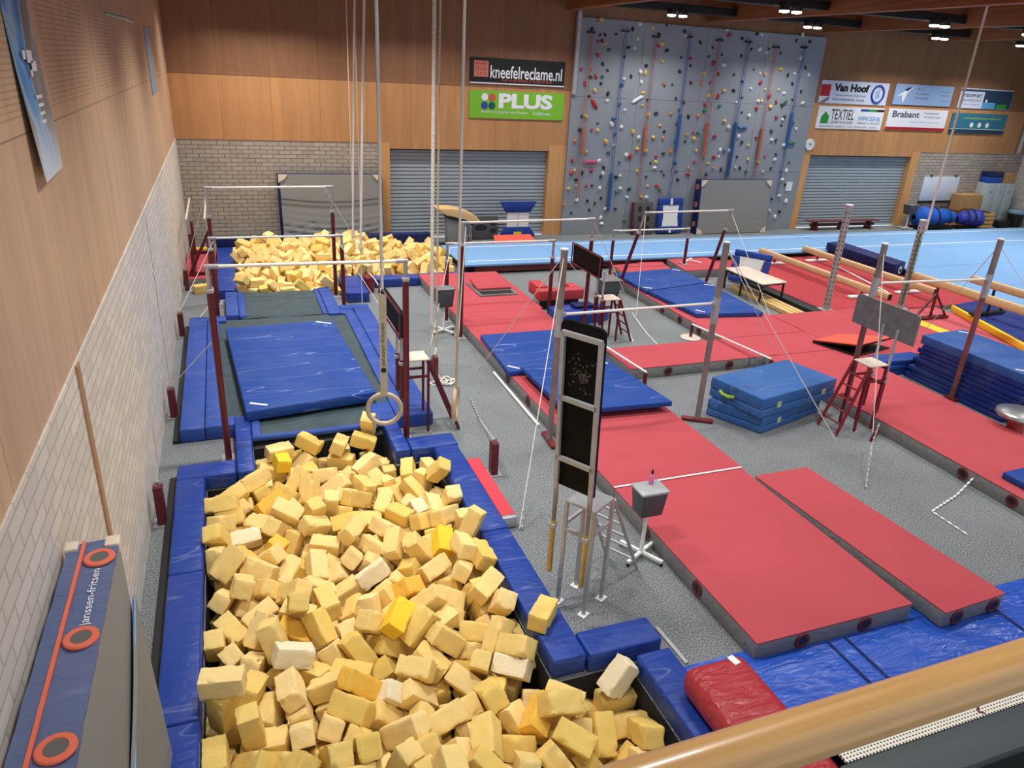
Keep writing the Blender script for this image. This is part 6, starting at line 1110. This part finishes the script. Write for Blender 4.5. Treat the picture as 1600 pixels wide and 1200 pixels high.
REST = [10,868,-32,-4,17,91,44,561,-29,-1,-6,29,-40,794,-21,-29,-90,25,272,384,-47,0,180,62,133,462,-47,0,0,-75,-36,629,-47,0,0,-16,-38,458,-30,91,1,-132,42,351,-33,-35,-11,137,78,535,-26,-150,0,-27,-13,657,-29,5,3,-95,124,415,-47,-180,0,-86,129,521,-30,92,34,-15,140,288,-30,0,0,45,33,856,-39,-66,-90,-59,60,421,-43,-47,0,65,40,538,-29,0,180,10,69,581,-39,97,-90,0,14,518,-30,-3,157,-53,-35,349,-13,-66,-10,-47,154,399,-22,90,-86,-79,-38,674,-36,80,46,-7,146,578,-27,-114,0,68,-5,474,-39,-23,90,96,38,634,-30,23,-160,-55,-13,731,-29,90,0,119,1,427,-29,89,3,128,79,673,-25,-35,-128,23,52,392,-23,-99,32,-42,-3,796,-32,-90,-37,16,-21,709,-30,0,0,118,109,280,-11,-175,16,0,74,503,-30,-180,0,-89,15,592,-27,44,-148,17,18,448,-29,90,0,74,4,736,-20,0,-62,-150,106,296,-29,90,0,69,100,344,-29,90,-2,-147,26,816,-29,0,0,102,205,685,-30,94,49,-85,-31,482,-14,-56,-16,160,127,497,-27,104,147,8,45,740,-32,-110,-34,-89,193,584,-35,-42,22,173,46,510,-30,-53,-19,-136,52,784,-35,-44,-48,73,194,566,-46,90,0,-169,127,715,-29,90,0,68,83,600,-31,92,154,-17,178,372,-28,170,32,50,35,713,-30,-77,-5,-13,106,327,-22,-92,-90,-53,129,297,-12,-1,-177,-3,-13,450,-29,-85,7,-157,-30,612,-15,32,-18,156,-43,605,-39,-123,-90,6,30,485,-28,88,12,131,76,408,-37,-30,29,-75,26,743,-26,-53,-40,-86,11,360,-29,0,0,107,142,497,-46,90,0,-132,-40,428,-21,135,-106,18,106,474,-22,143,-63,-35,-31,669,-12,-133,9,53,-37,547,-37,90,61,82,146,665,-29,-90,-1,56,207,708,-12,0,142,-90,261,283,-23,-91,79,80,144,699,-22,42,71,-20,51,555,-11,95,2,-96,141,551,-18,-51,-135,-48,172,400,-28,0,-48,-79,-32,751,-30,-2,2,-130,-21,499,-24,29,55,-121,99,376,-27,-54,34,-50,-22,631,-20,-90,66,-88,136,432,-25,-60,-42,-134,43,520,-17,-40,-5,14,118,549,-29,40,-33,2,114,763,-22,-15,-74,9,173,688,-14,105,11,34,-46,773,-22,-7,-88,-173,6,713,-20,8,137,33,78,326,-29,-90,0,153,108,671,-19,40,151,-21,187,279,-6,13,-82,166,-22,786,-21,0,40,-105,-20,411,-29,1,2,-112,91,456,-28,85,-171,-6,34,709,-13,-1,166,53,4,527,-17,88,23,129,151,516,-24,99,33,-3,130,856,-29,-2,1,114,188,769,-28,94,2,126,199,498,-29,90,0,6,149,354,-14,90,0,-18,3,769,-25,-137,0,-58,114,654,-24,-50,30,158,4,614,-29,180,0,43,179,556,-29,-91,2,-124,34,336,-18,47,-179,-1,243,378,-38,0,-42,108,192,614,3,-16,-64,12,-36,308,-23,-50,38,-163,94,560,-24,-38,12,64,173,694,-31,11,-15,123,146,673,-11,-1,-179,-64,-21,772,-10,39,-10,-3,187,632,-19,90,-60,101,80,410,-17,-28,-31,-159,43,439,-26,-24,-180,-8,11,546,-20,-96,117,-55,142,748,-13,5,-23,88,37,583,-20,-55,-153,55,-19,324,-25,-123,-9,-6,-40,582,-23,-23,139,57,208,613,-11,90,12,90,90,437,-32,-92,142,0,163,568,-28,64,20,57,46,838,-22,154,-90,23,79,832,-39,-108,90,-11,-16,619,-5,-117,26,-11,155,449,-37,124,25,-78,185,725,-19,-166,-62,33,66,727,-29,21,165,81,176,608,-27,-30,-40,-28,202,390,-27,-39,-18,161,106,592,-24,26,-8,-115,10,823,-13,7,1,-90,-10,351,-29,90,0,-96,159,421,-22,175,-26,-23,-25,714,-13,-178,1,-90,-10,384,-17,-96,-30,84,264,303,-29,-90,0,-10,114,540,-14,-43,28,176,168,789,-24,0,-110,117,60,764,-30,-38,19,4,181,664,-29,90,0,-22,135,643,-15,-136,44,-78,196,590,-4,113,124,-12,16,664,-29,-90,0,-47,134,766,-29,0,0,-80,19,562,-11,-174,12,-45,104,703,-29,-92,-1,-103,81,303,-28,-172,-2,-16,163,601,-16,-62,145,-31,182,309,-30,0,180,-82,133,626,-3,128,-12,126,-5,562,-24,27,15,54,162,643,-28,-56,23,-97,-25,569,-25,-88,26,-124,60,712,-11,-104,9,-129,14,392,-20,14,-32,-113,38,443,-46,-90,0,-37,62,808,-21,175,29,66,35,764,-18,48,144,-72,138,330,-9,145,-22,27,121,351,-4,-28,-56,-37,107,857,-29,90,0,-58,113,736,-26,-15,-165,80,67,466,-24,92,-19,76,145,324,-27,63,16,86,90,319,-2,-169,-38,17,194,357,-26,2,133,-114,207,462,-20,2,125,-88,88,624,-29,90,0,10,85,702,-25,-168,13,80,49,672,-14,0,173,72,156,533,-12,49,-154,-7,39,680,-33,-148,-19,74,99,785,-4,-90,-58,58,140,809,-20,-68,-62,-82,207,644,-22,54,-88,-54,143,317,3,32,175,15,195,786,-13,172,-2,-51,-45,698,-19,-86,39,90,90,649,-25,49,-33,-21,52,308,-20,104,-36,-28,156,718,-25,-42,67,-5,86,338,-11,-90,2,23,88,669,-9,-127,-32,93,31,370,-13,10,5,45,153,639,-13,-123,-23,82,17,774,-15,139,-25,-84,10,749,-5,46,-137,-30,27,610,-20,-49,-150,28,154,833,-22,-73,-90,-17,89,756,-20,139,45,-69,-36,511,-30,0,0,-145,118,311,13,55,77,-106,-14,373,-2,-65,11,-37,74,289,-11,-67,-22,79,208,662,-17,-85,-91,85,100,301,-2,0,72,115,63,778,-9,-43,25,-61,164,627,-4,-36,51,-66,104,801,-13,52,-31,4,62,746,-11,39,-173,20,159,322,-17,57,23,81,204,329,-17,-134,-24,21,202,287,-30,0,178,-92,217,300,-16,-51,13,76,2,351,-11,88,-1,-129,145,875,-29,-90,0,100,96,362,-4,64,-12,-152,24,310,-18,58,39,-135,175,325,-9,34,-155,80,-26,362,-8,66,0,138,34,288,-29,10,-139,84,-37,385,-22,25,22,-42,110,568,-7,-73,-138,-42,222,407,-19,-90,-107,0,-18,279,-23,0,29,0,15,324,-6,-154,-36,47,150,851,-15,-105,35,0,112,528,0,-37,-25,113,188,314,6,33,-27,-102,101,281,19,65,-14,180,61,350,-20,-24,-121,63,-44,712,-6,-7,-149,94,197,307,-8,-43,174,37,116,832,-26,160,64,6,240,293,-12,-180,-8,66,83,290,7,-76,-28,99,47,361,-15,-164,41,52,50,322,1,67,-6,-126,271,302,-11,-90,0,0,325,1683,-21,90,0,144,114,1815,-14,-84,-90,0,252,1722,-22,0,-180,31,324,1875,-14,0,-90,-23,76,1618,-22,0,0,19,233,1853,-22,0,-180,-43,13,1774,-21,-90,0,120,55,1835,-21,-90,0,-55,236,1779,-22,0,0,-79,263,1858,-22,0,0,-35,144,1811,-21,-90,0,136,348,1787,-22,180,0,-33,95,1659,-21,90,0,-128,150,1760,-22,-180,0,45,316,1855,-14,-95,90,14,251,1952,-22,0,0,-130,42,1761,-4,94,0,141,29,1789,-12,-15,-35,-125,336,1930,-22,180,0,42,229,1665,-21,-90,0,-96,123,1940,-18,51,0,1,367,1823,-22,0,0,-173,299,1829,-21,-90,0,-57,403,1830,-17,59,4,-131,94,1774,-21,90,0,85,166,1793,-14,80,-90,-50,43,1867,-21,90,0,29,477,1758,-22,0,0,-32,270,1730,2,75,100,30,25,1876,-22,0,-180,33,45,1660,-22,0,0,-138,484,1935,-22,0,180,22,106,1742,-21,90,0,-69,106,1858,-21,90,0,-124,68,1783,-21,90,0,-106,286,1801,-22,0,0,-22,105,1693,-14,-149,90,-29,175,1770,-21,-90,0,124,7,1926,-14,51,90,51,493,1826,-22,0,-180,90,288,1758,-21,-90,0,-74,459,1917,-14,38,-90,33,74,1879,-16,90,24,150,25,1877,-4,-1,3,110,462,1713,-21,90,0,131,476,1879,-21,90,0,-110,368,1961,-14,145,-90,35,166,1873,-21,90,0,47,393,1953,-22,0,0,170,181,1694,-22,0,-180,-32,363,1903,-22,0,-180,19,190,1778,-12,-90,53,-56,10,1958,-14,119,90,0,356,1717,-10,69,62,38,255,1687,-13,-123,-22,-31,172,1908,-21,-90,0,9,228,1901,-22,0,0,-78,396,1865,-22,180,0,-74,205,1844,-21,-90,0,93,286,1785,-6,-171,-3,-8,312,1916,-21,90,0,-36,395,1719,-22,180,0,-35,190,1646,-21,90,0,-51,70,1715,-13,0,-98,-131,294,1734,-14,27,90,43,237,1874,-14,156,90,23,436,1889,-14,-72,-90,84,404,1790,-21,90,0,-23,71,1743,-21,90,0,-11,463,1807,-22,0,0,62,408,1891,-20,10,0,164,119,1875,3,4,114,56,255,1778,-3,83,1,66,273,1897,-21,90,0,-126,440,1795,-21,90,0,-80,257,1928,-14,-60,90,-90,146,1644,-22,0,0,-77,262,1756,-21,-90,0,-64,372,1758,-18,-126,0,-43,188,1837,-22,-180,0,-87,379,1887,-13,-90,-83,49,185,1723,-12,90,-57,100,297,1707,-21,90,0,-36,126,1643,-14,-90,90,23,245,1727,3,59,-92,-60,183,1615,-22,-180,0,48,24,1824,-21,-90,0,-152,394,1870,-4,90,0,-109,327,1837,-14,43,90,35,42,1592,-21,90,0,-176,347,1694,-13,-2,-42,-116,324,1962,-12,-90,-119,0,7,1903,-14,119,90,29,338,1720,-21,90,0,-123,459,1840,-22,0,-180,-37,342,1864,-22,0,0,43,419,1814,-11,86,-59,-35,202,1749,-21,-90,0,14,127,1699,-11,14,48,-60,80,1930,-21,-90,0,2,297,1896,-21,-90,0,-125,341,1772,-9,51,9,-39,361,1675,-15,-161,-18,29,384,1669,-21,-90,0,-145,135,1718,-22,0,-180,9,315,1763,-18,59,0,-6,305,1948,-18,-53,0,98,55,1915,-14,47,90,-132,269,1768,13,-90,0,64,15,1695,-21,90,0,6,162,1717,-13,-37,21,82,11,1635,-8,-107,12,98,390,1954,-4,90,0,93,197,1953,-21,90,0,162,217,1720,-18,29,0,51,439,1710,-21,90,0,-47,119,1845,-20,98,0,56,201,1923,-13,100,-30,-44,209,1664,-22,0,180,83,185,1805,-14,-28,90,-13,265,1836,-22,0,0,146,9,1667,-21,-90,0,98,298,1682,-22,0,0,-43,78,1671,-21,-90,0,-113,432,1677,-13,0,137,-42,254,1909,-10,-85,28,155,126,1924,-11,-138,31,-29,220,1942,-4,-90,0,61,301,1842,5,137,21,-74,7,1933,11,0,180,90,284,1755,6,0,62,66,127,1961,-13,0,136,0,233,1825,-21,90,0,16,340,1951,-5,34,-31,-118,368,1800,-11,46,-148,-39,150,1839,-14,0,-145,-67,252,1708,1,80,-7,13,153,1649,-4,-90,0,-174,430,1887,18,-153,86,12,449,1957,-21,-90,0,20,206,1663,-4,89,2,144,76,1902,-12,90,-79,64,362,1934,-21,-90,0,96,329,1816,-13,0,-38,160,267,1760,-4,180,0,66,152,1724,-1,-42,1,58,132,1893,-7,-55,-24,-128,488,1848,-7,-70,139,-61,76,1767,-5,-29,0,-107,228,1930,-22,-180,0,-23,48,1754,-22,180,0,74,244,1744,-14,-88,90,-89,418,1931,-13,-91,-140,-18,110,1632,-14,-80,-90,35,166,1817,2,42,56,76,470,1826,-2,36,7,-19,39,1955,-15,4,25,-154,291,1858,-12,34,-25,-115,483,1787,-12,-19,34,-1,392,1778,-8,21,-44,37,137,1596,-21,-90,0,85,191,1598,-21,-90,0,49,474,1948,-9,-48,24,42,367,1855,-14,0,37,-39,239,1772,13,-97,-13,4,250,1800,-22,0,-180,-73,277,1961,-14,-1,90,91,491,1774,0,-15,66,-90,389,1697,-11,102,-36,38,100,1863,1,-61,150,-18,168,1670,-13,143,-19,-1,415,1794,-4,6,2,137,320,1741,-13,6,34,-30,444,1772,-6,17,-12,44,441,1919,-21,-90,0,-109,213,1776,-12,75,32,123,447,1748,-22,-180,0,50,182,1921,-2,-18,19,101,409,1688,-12,90,-64,-31,64,1637,-12,45,-29,-121,288,1941,-12,0,129,8,90,1758,15,-19,61,164,454,1878,-21,-90,0,-104,331,1850,11,0,180,-21,199,1888,-21,90,0,101,189,1702,13,-85,5,99,194,1695,-4,96,4,111,34,1622,-22,-180,0,-28,365,1740,-14,-53,12,146,45,1813,-14,-53,-90,105,139,1931,8,100,-52,-86,186,1807,11,-90,0,84,45,1939,-13,85,-33,26,140,1790,-21,-90,0,131,174,1868,-4,0,0,-52,7,1833,3,0,-109,-90,487,1907,-12,21,34,125,417,1912,-13,0,43,161,243,1796,-5,0,-180,66,474,1714,-4,-3,5,5,6,1900,17,90,-38,90,22,1726,-22,0,0,124,312,1912,-4,-180,0,-84,442,1725,-4,-1,3,72,56,1784,-4,130,-25,-79,314,1784,-4,43,-29,-99,475,1902,14,138,-47,-35,62,1693,-12,-90,118,-27,387,1833,-6,-38,-156,67,27,1839,-1,-26,56,90,200,1757,2,-19,-33,-25,196,1648,-4,0,0,-36,87,1633,4,-65,-48,-57,21,1805,4,0,-34,-92,485,1732,-21,90,0,175,421,1726,-7,-30,25,69,329,1819,12,119,-7,66,272,1701,-13,-86,34,145,28,1739,-4,90,0,52,215,1801,-7,-17,160,-31,195,1842,-4,0,0,124,58,1828,-4,0,180,-33,385,1762,0,-49,2,151,101,1915,-14,152,90,0,219,1687,-5,6,-121,96,89,1742,2,23,51,21,125,1744,-12,47,-3,113,468,1769,10,-144,12,98,415,1955,-5,0,-57,-179,467,1805,5,70,149,46,210,1734,-8,-31,18,-139,54,1677,-4,-90,0,157,166,1844,-12,90,-66,113,158,1691,-1,22,132,112,121,1835,-3,-7,-166,-7,468,1686,-21,90,0,40,487,1916,2,110,35,122,344,1807,21,88,-30,147,176,1661,13,180,0,63,47,1704,-5,45,-50,16,124,1620,-22,0,180,37,400,1753,-21,90,0,-107,374,1936,-4,-86,0,93,253,1932,11,90,0,-43,382,1808,-1,151,32,-39,399,1873,13,90,0,173,443,1931,-4,0,0,78,384,1911,-7,-85,-137,11,162,1615,-7,64,30,106,113,1664,3,-10,28,93,291,1665,-5,180,0,-35,46,1881,4,83,88,-64,414,1752,-5,-127,19,60,329,1792,18,44,41,-33,26,1668,-10,142,47,67,484,1872,-2,106,6,13,173,1954,13,-90,0,28,484,1658,-22,0,0,-30,201,1619,3,126,-84,55,308,1885,4,-36,46,-133,320,1840,27,-4,6,-144,348,1835,-6,123,-22,-93,307,1758,12,-35,-81,8,142,1808,-4,90,0,-104,132,1667,-21,-90,0,16,157,1939,-4,0,0,106,131,1688,2,34,38,-31,90,1607,-2,-131,-134,1,312,1919,13,-90,0,97,263,1694,16,-117,-73,44,147,1882,43,-37,36,0,288,1767,18,14,-61,-129,250,1810,15,-155,0,45,255,1795,27,179,25,-47,151,1892,-4,-19,57,-46,132,1830,11,-15,179,59,265,1813,-5,-180,0,-33,443,1805,3,121,0,56,298,1801,10,86,131,-40,342,1870,5,-79,-138,-28,355,1778,3,0,37,46,168,1950,-21,90,0,-100,14,1709,4,88,91,-52,282,1940,15,-115,-43,-53,488,1747,4,-160,-83,10,289,1918,3,-124,-42,93,366,1869,11,-20,23,56,8,1626,12,-105,10,90,114,1782,-21,-90,0,98,242,1782,30,-4,15,134,113,1638,19,79,85,-2,261,1669,18,-109,77,77,323,1687,4,0,-85,-42,242,1890,8,-84,-35,-137,492,1697,3,144,-84,35,218,1707,-4,-155,15,22,162,1797,20,0,51,-105,303,1952,8,53,29,-49,191,1879,13,-90,0,113,10,1766,4,67,90,-70,65,1736,7,17,-158,82,471,1887,4,62,-20,-163,139,1870,-21,-90,0,111,130,1771,10,-79,20,-108,222,1816,-2,-16,-12,159,85,1846,-5,31,-170,-40,227,1841,-4,121,-39,3,412,1667,-12,90,51,-29,288,1876,10,-140,-19,87,46,1815,12,95,-4,0,486,1821,28,-44,-180,0,28,1598,-4,90,0,-122,122,1912,8,31,-45,116,371,1704,-8,12,37,49,452,1771,21,-55,-55,-42,272,1911,26,47,-28,164,131,1709,21,-42,-41,-155,6,1870,18,90,-80,-90,181,1958,-4,0,0,-10,94,1718,-13,-43,22,-83,490,1951,3,39,-15,90,340,1896,-8,-53,-5,-65,72,1847,-18,31,-180,-56,27,1918,-9,-26,-25,92,34,1633,-5,0,0,-86,106,1896,-22,0,0,-156,165,1587,10,-19,81,162,371,1843,3,-45,19,-157,167,1765,-4,180,0,48,149,1864,4,-96,-29,-55,423,1869,-21,90,0,178,415,1898,16,99,-11,-106,142,1892,23,-19,-30,43,278,1886,-1,59,32,-74,309,1714,-4,42,-147,-5,109,1665,21,5,-151,103,192,1879,-4,0,180,-40,37,1945,4,-146,-6,-69,119,1796,6,-11,154,71,169,1836,12,52,-172,17,273,1803,22,-2,73,139,369,1828,12,-42,157,27,50,1881,28,2,-2,-113,277,1931,42,-85,-37,50,372,1746,2,52,-5,-26,103,1700,11,0,180,67,185,1744,5,-60,162,-35,44,1772,16,60,-5,-101,97,1894,5,-25,-36,99,48,1725,-11,85,-57,88,218,1865,7,66,-126,-69,452,1918,14,-147,0,68,327,1814,40,-106,38,121,224,1823,20,108,-20,86,46,1903,10,179,-8,33,337,1924,-4,-89,2,2,151,1766,16,-71,-3,75,335,1931,17,-125,-2,120,216,1893,1,-60,-18,-91,185,1777,17,0,-15,16,288,1677,13,-4,1,156,201,1845,13,0,0,107,209,1962,17,90,-163,0,331,1763,22,-7,151,-71,467,1740,-4,92,-2,-50,301,1680,-4,-90,0,143,212,1722,5,-28,-180,14,57,1606,-4,87,3,-45,149,1865,23,24,-163,57,142,1648,20,-3,90,102,160,1911,4,-126,-92,8,350,1875,24,51,-159,55,194,1598,-4,0,0,177,373,1791,9,-48,-165,-27,124,1615,-4,94,0,-160,353,1953,8,-151,4,-97,329,1897,15,-101,53,19,331,1784,36,38,25,-162,90,1712,24,39,-42,-67,359,1905,5,-14,-36,29,299,1907,31,84,-4,98,223,1723,24,-90,19,-77,28,1777,20,-54,33,97,213,1786,9,4,26,-161,237,1689,21,65,-33,166,16,1686,-1,-64,6,10,150,1622,4,120,-25,-84,97,1799,3,-38,129,66,93,1813,-12,0,123,99,251,1958,-5,0,0,166,139,1743,4,90,42,54,92,1654,7,-16,-58,-86,447,1750,13,83,46,131,55,1863,1,8,176,42,76,1805,10,43,24,-85,231,1810,33,-65,2,41,120,1848,17,-15,6,-111,448,1840,-5,0,0,67,337,1732,-1,-69,-4,-139,24,1857,25,8,-45,49,352,1841,25,-121,31,54,163,1683,23,-44,132,64,396,1921,4,131,15,93,119,1892,29,-44,-35,-90,437,1791,22,121,5,46,288,1826,9,-51,-35,-21,457,1691,1,37,32,-158,317,1734,14,22,153,36,30,1914,11,7,-35,32,351,1763,33,73,18,114,57,1795,19,-97,-39,-5,425,1803,27,-35,-152,61,142,1951,18,126,-49,-16,378,1720,3,-55,-162,-37,402,1803,19,84,26,-8,398,1776,18,-55,35,-63,138,1668,3,53,-4,8,193,1592,16,29,0,173,318,1962,22,90,61,0,247,1829,23,6,116,-38,337,1667,-1,3,-13,-1,408,1833,3,176,30,-52,138,1774,-5,-12,19,-172,163,1709,25,-92,158,1,174,1877,13,-180,0,-67,293,1952,41,-14,-118,-108,104,1825,20,71,-37,-4,77,1934,0,0,17,-13,20,1887,28,60,-26,159,33,1718,12,-64,30,-38,337,1701,10,70,-21,-41,117,1722,4,-174,-34,-26,44,1735,21,70,-39,-73,269,1897,49,1,140,-79,337,1755,8,12,152,-32,39,1631,12,-90,0,-112,372,1895,25,39,-53,91,78,1693,9,118,-2,67,234,1793,49,-157,-1,73,440,1700,6,169,-46,-11,286,1709,10,60,-24,-89,440,1924,25,51,30,-134,276,1839,22,-118,-4,22,292,1817,34,35,-28,-31,300,1785,31,-147,-29,62,390,1857,22,2,-133,-8,368,1950,17,61,-5,84,108,1767,8,-100,40,-110,97,1850,16,112,-58,34,484,1831,14,-43,-13,167,166,1926,20,92,45,-26,435,1738,12,-5,22,134,198,1832,31,-82,5,-15,211,1857,28,151,31,-30,403,1723,10,123,-27,-110,66,1911,29,-4,10,63,189,1938,32,95,-22,-124,264,1824,44,-19,-1,-129,198,1720,28,5,-175,10,308,1750,38,-100,3,-157,167,1753,25,41,26,-86,63,1651,1,-50,28,-172,76,1909,12,-87,11,80,177,1952,31,-90,0,-123,112,1960,7,180,46,0,241,1754,28,35,-156,-34,201,1792,43,-66,-16,-64,201,1669,21,7,97,160,251,1906,17,53,-5,-44,417,1771,20,47,-133,-50,225,1749,14,72,54,-1,219,1699,12,-24,-17,-161,97,1960,-14,90,147,1,371,1757,15,-38,-10,-32,441,1958,1,0,-19,-178,64,1699,16,-155,-2,67,193,1932,14,106,16,116,395,1898,19,6,56,-91,142,1794,28,53,-39,-38,222,1898,26,-39,-15,47,373,1785,30,-45,143,33,274,1866,18,-53,11,111,136,1938,36,41,-16,-34,108,1934,16,-39,-31,-5,380,1812,27,116,-20,65,199,1904,26,6,-150,43,109,1737,18,-60,158,45,176,1882,30,3,0,-72,94,1879,27,-95,-37,-120,163,1728,17,-16,-27,-177,390,1747,33,-34,22,63,362,1738,22,-63,22,146,56,1961,19,180,-48,0,493,1718,19,-76,-86,76,234,1668,30,180,0,-8,189,1750,41,118,-24,-59,200,1759,27,62,-23,47,490,1892,31,-56,-28,90,34,1817,29,-176,-5,18,217,1942,20,28,90,136,252,1866,-3,91,-10,47,360,1806,35,129,16,87,227,1926,20,74,32,-163,469,1799,22,-59,20,-39,76,1879,14,54,13,-21,309,1877,27,-60,46,-134,205,1800,25,118,-7,-83,202,1915,40,-67,-160,4,180,1817,30,75,25,141,211,1820,48,62,179,-3,67,1841,10,34,167,-51,248,1711,30,-27,112,46,397,1740,18,-52,-170,47,39,1840,22,66,-53,-140,68,1743,24,173,-26,-43,133,1837,38,123,-73,-40,294,1908,48,95,-6,3,482,1676,-6,124,33,-10,37,1788,34,115,-31,-80,65,1767,34,-126,-32,-67,10,1654,18,-49,-116,52,31,1904,36,144,14,-35,247,1689,44,179,13,76,244,1734,37,155,31,-29,215,1959,42,21,173,0,80,1955,-4,-16,151,-28,60,1860,27,-94,34,66,86,1803,26,-140,-5,-107,416,1842,22,103,-28,115,106,1692,35,74,-22,38,160,1743,39,59,140,-14,141,1821,25,-17,-13,-159,296,1724,22,-136,11,102,173,1786,35,-63,-8,-146,84,1777,14,88,-172,2,317,1863,32,67,-28,35,422,1823,34,-26,162,28,253,1856,32,-10,2,-113,438,1715,35,111,-34,-6,220,1724,48,-42,21,-88,192,1646,13,0,1,-117,470,1786,35,116,26,-50,15,1829,35,107,-27,11,390,1952,31,-3,21,172,52,1794,40,-114,27,102,353,1910,22,20,34,-141,59,1940,26,157,-52,26,422,1851,-11,-39,-143,-38,76,1852,21,95,36,66,464,1842,29,33,-2,50,243,1960,26,9,141,0,92,1914,26,-39,-149,61,90,1833,35,46,30,60,211,1879,46,-58,-26,140,455,1862,8,136,-13,-36,381,1768,36,-39,-17,14,266,1959,22,-14,-41,-2,67,1625,13,50,-17,-104,256,1938,36,85,-90,-33,395,1878,34,42,0,143,48,1662,8,35,146,-1,439,1754,33,90,-35,-37,159,1828,41,129,3,94,459,1725,21,158,48,27,294,1871,38,34,131,39,433,1684,16,-114,-21,-26,169,1917,37,27,-38,111,138,1730,36,-122,-39,73,275,1888,35,141,10,21,347,1947,25,-28,18,121,380,1703,30,-173,24,38,223,1841,43,33,-164,-11,163,1855,32,42,-123,-71,439,1821,16,38,131,8,330,1846,45,6,-4,11,152,1767,45,-144,-19,100,478,1866,20,-134,13,-12,351,1724,25,-56,138,-20,264,1790,52,87,-40,52,106,1919,39,-123,47,-48,380,1924,24,63,-135,-16,124,1780,33,-43,160,-26,127,1756,29,68,158,-37,323,1927,39,30,-55,-147,80,1950,20,-108,8,-99,420,1934,13,146,38,-12,242,1889,36,9,-125,39,64,1822,34,14,31,122,103,1800,34,59,-32,-133,135,1689,34,53,43,35,426,1742,30,0,34,143,101,1765,38,-63,-9,93,252,1860,16,-7,7,-79,327,1720,29,39,-65,102,410,1692,28,47,-138,74,85,1943,36,-16,10,-90,213,1693,33,-165,-18,64,218,1760,45,54,-34,64,178,1620,6,-33,-71,-135,21,1677,17,-136,19,-21,299,1840,44,97,5,-42,447,1877,24,-95,-39,-94,268,1860,48,95,26,-17,132,1909,35,15,39,60,272,1736,29,16,-172,-75,19,1956,24,128,-118,-2,224,1921,50,-143,46,75,403,1957,18,180,-21,1,283,1703,37,-22,156,-64,231,1865,32,-142,21,86,304,1936,42,-104,47,53,106,1954,34,27,0,-90,407,1745,41,-123,10,66,137,1674,24,-34,160,-16,284,1666,31,-93,3,102,284,1803,47,55,0,-65,440,1847,14,90,-5,144,415,1724,24,-63,-56,141,179,1849,44,-26,-142,46,338,1899,33,141,16,107,22,1608,25,-115,-41,70]
b = MB(); rr = random.Random(3)
for i in range(0, len(REST), 6):
    q = REST[i:i+6]; R_ = rot(*(math.radians(v) for v in q[3:])); s = rr.uniform(.94, 1.04)
    b.obox((q[0]/100, q[1]/100, q[2]/100), (.320*s, .174*s, .166*s), R_, .012, 1)
o = b.build('foam_block_heap', foam_far); o['kind'] = 'stuff'; o['label'] = 'remaining pale yellow foam blocks filling the pits'; o['category'] = 'foam blocks'
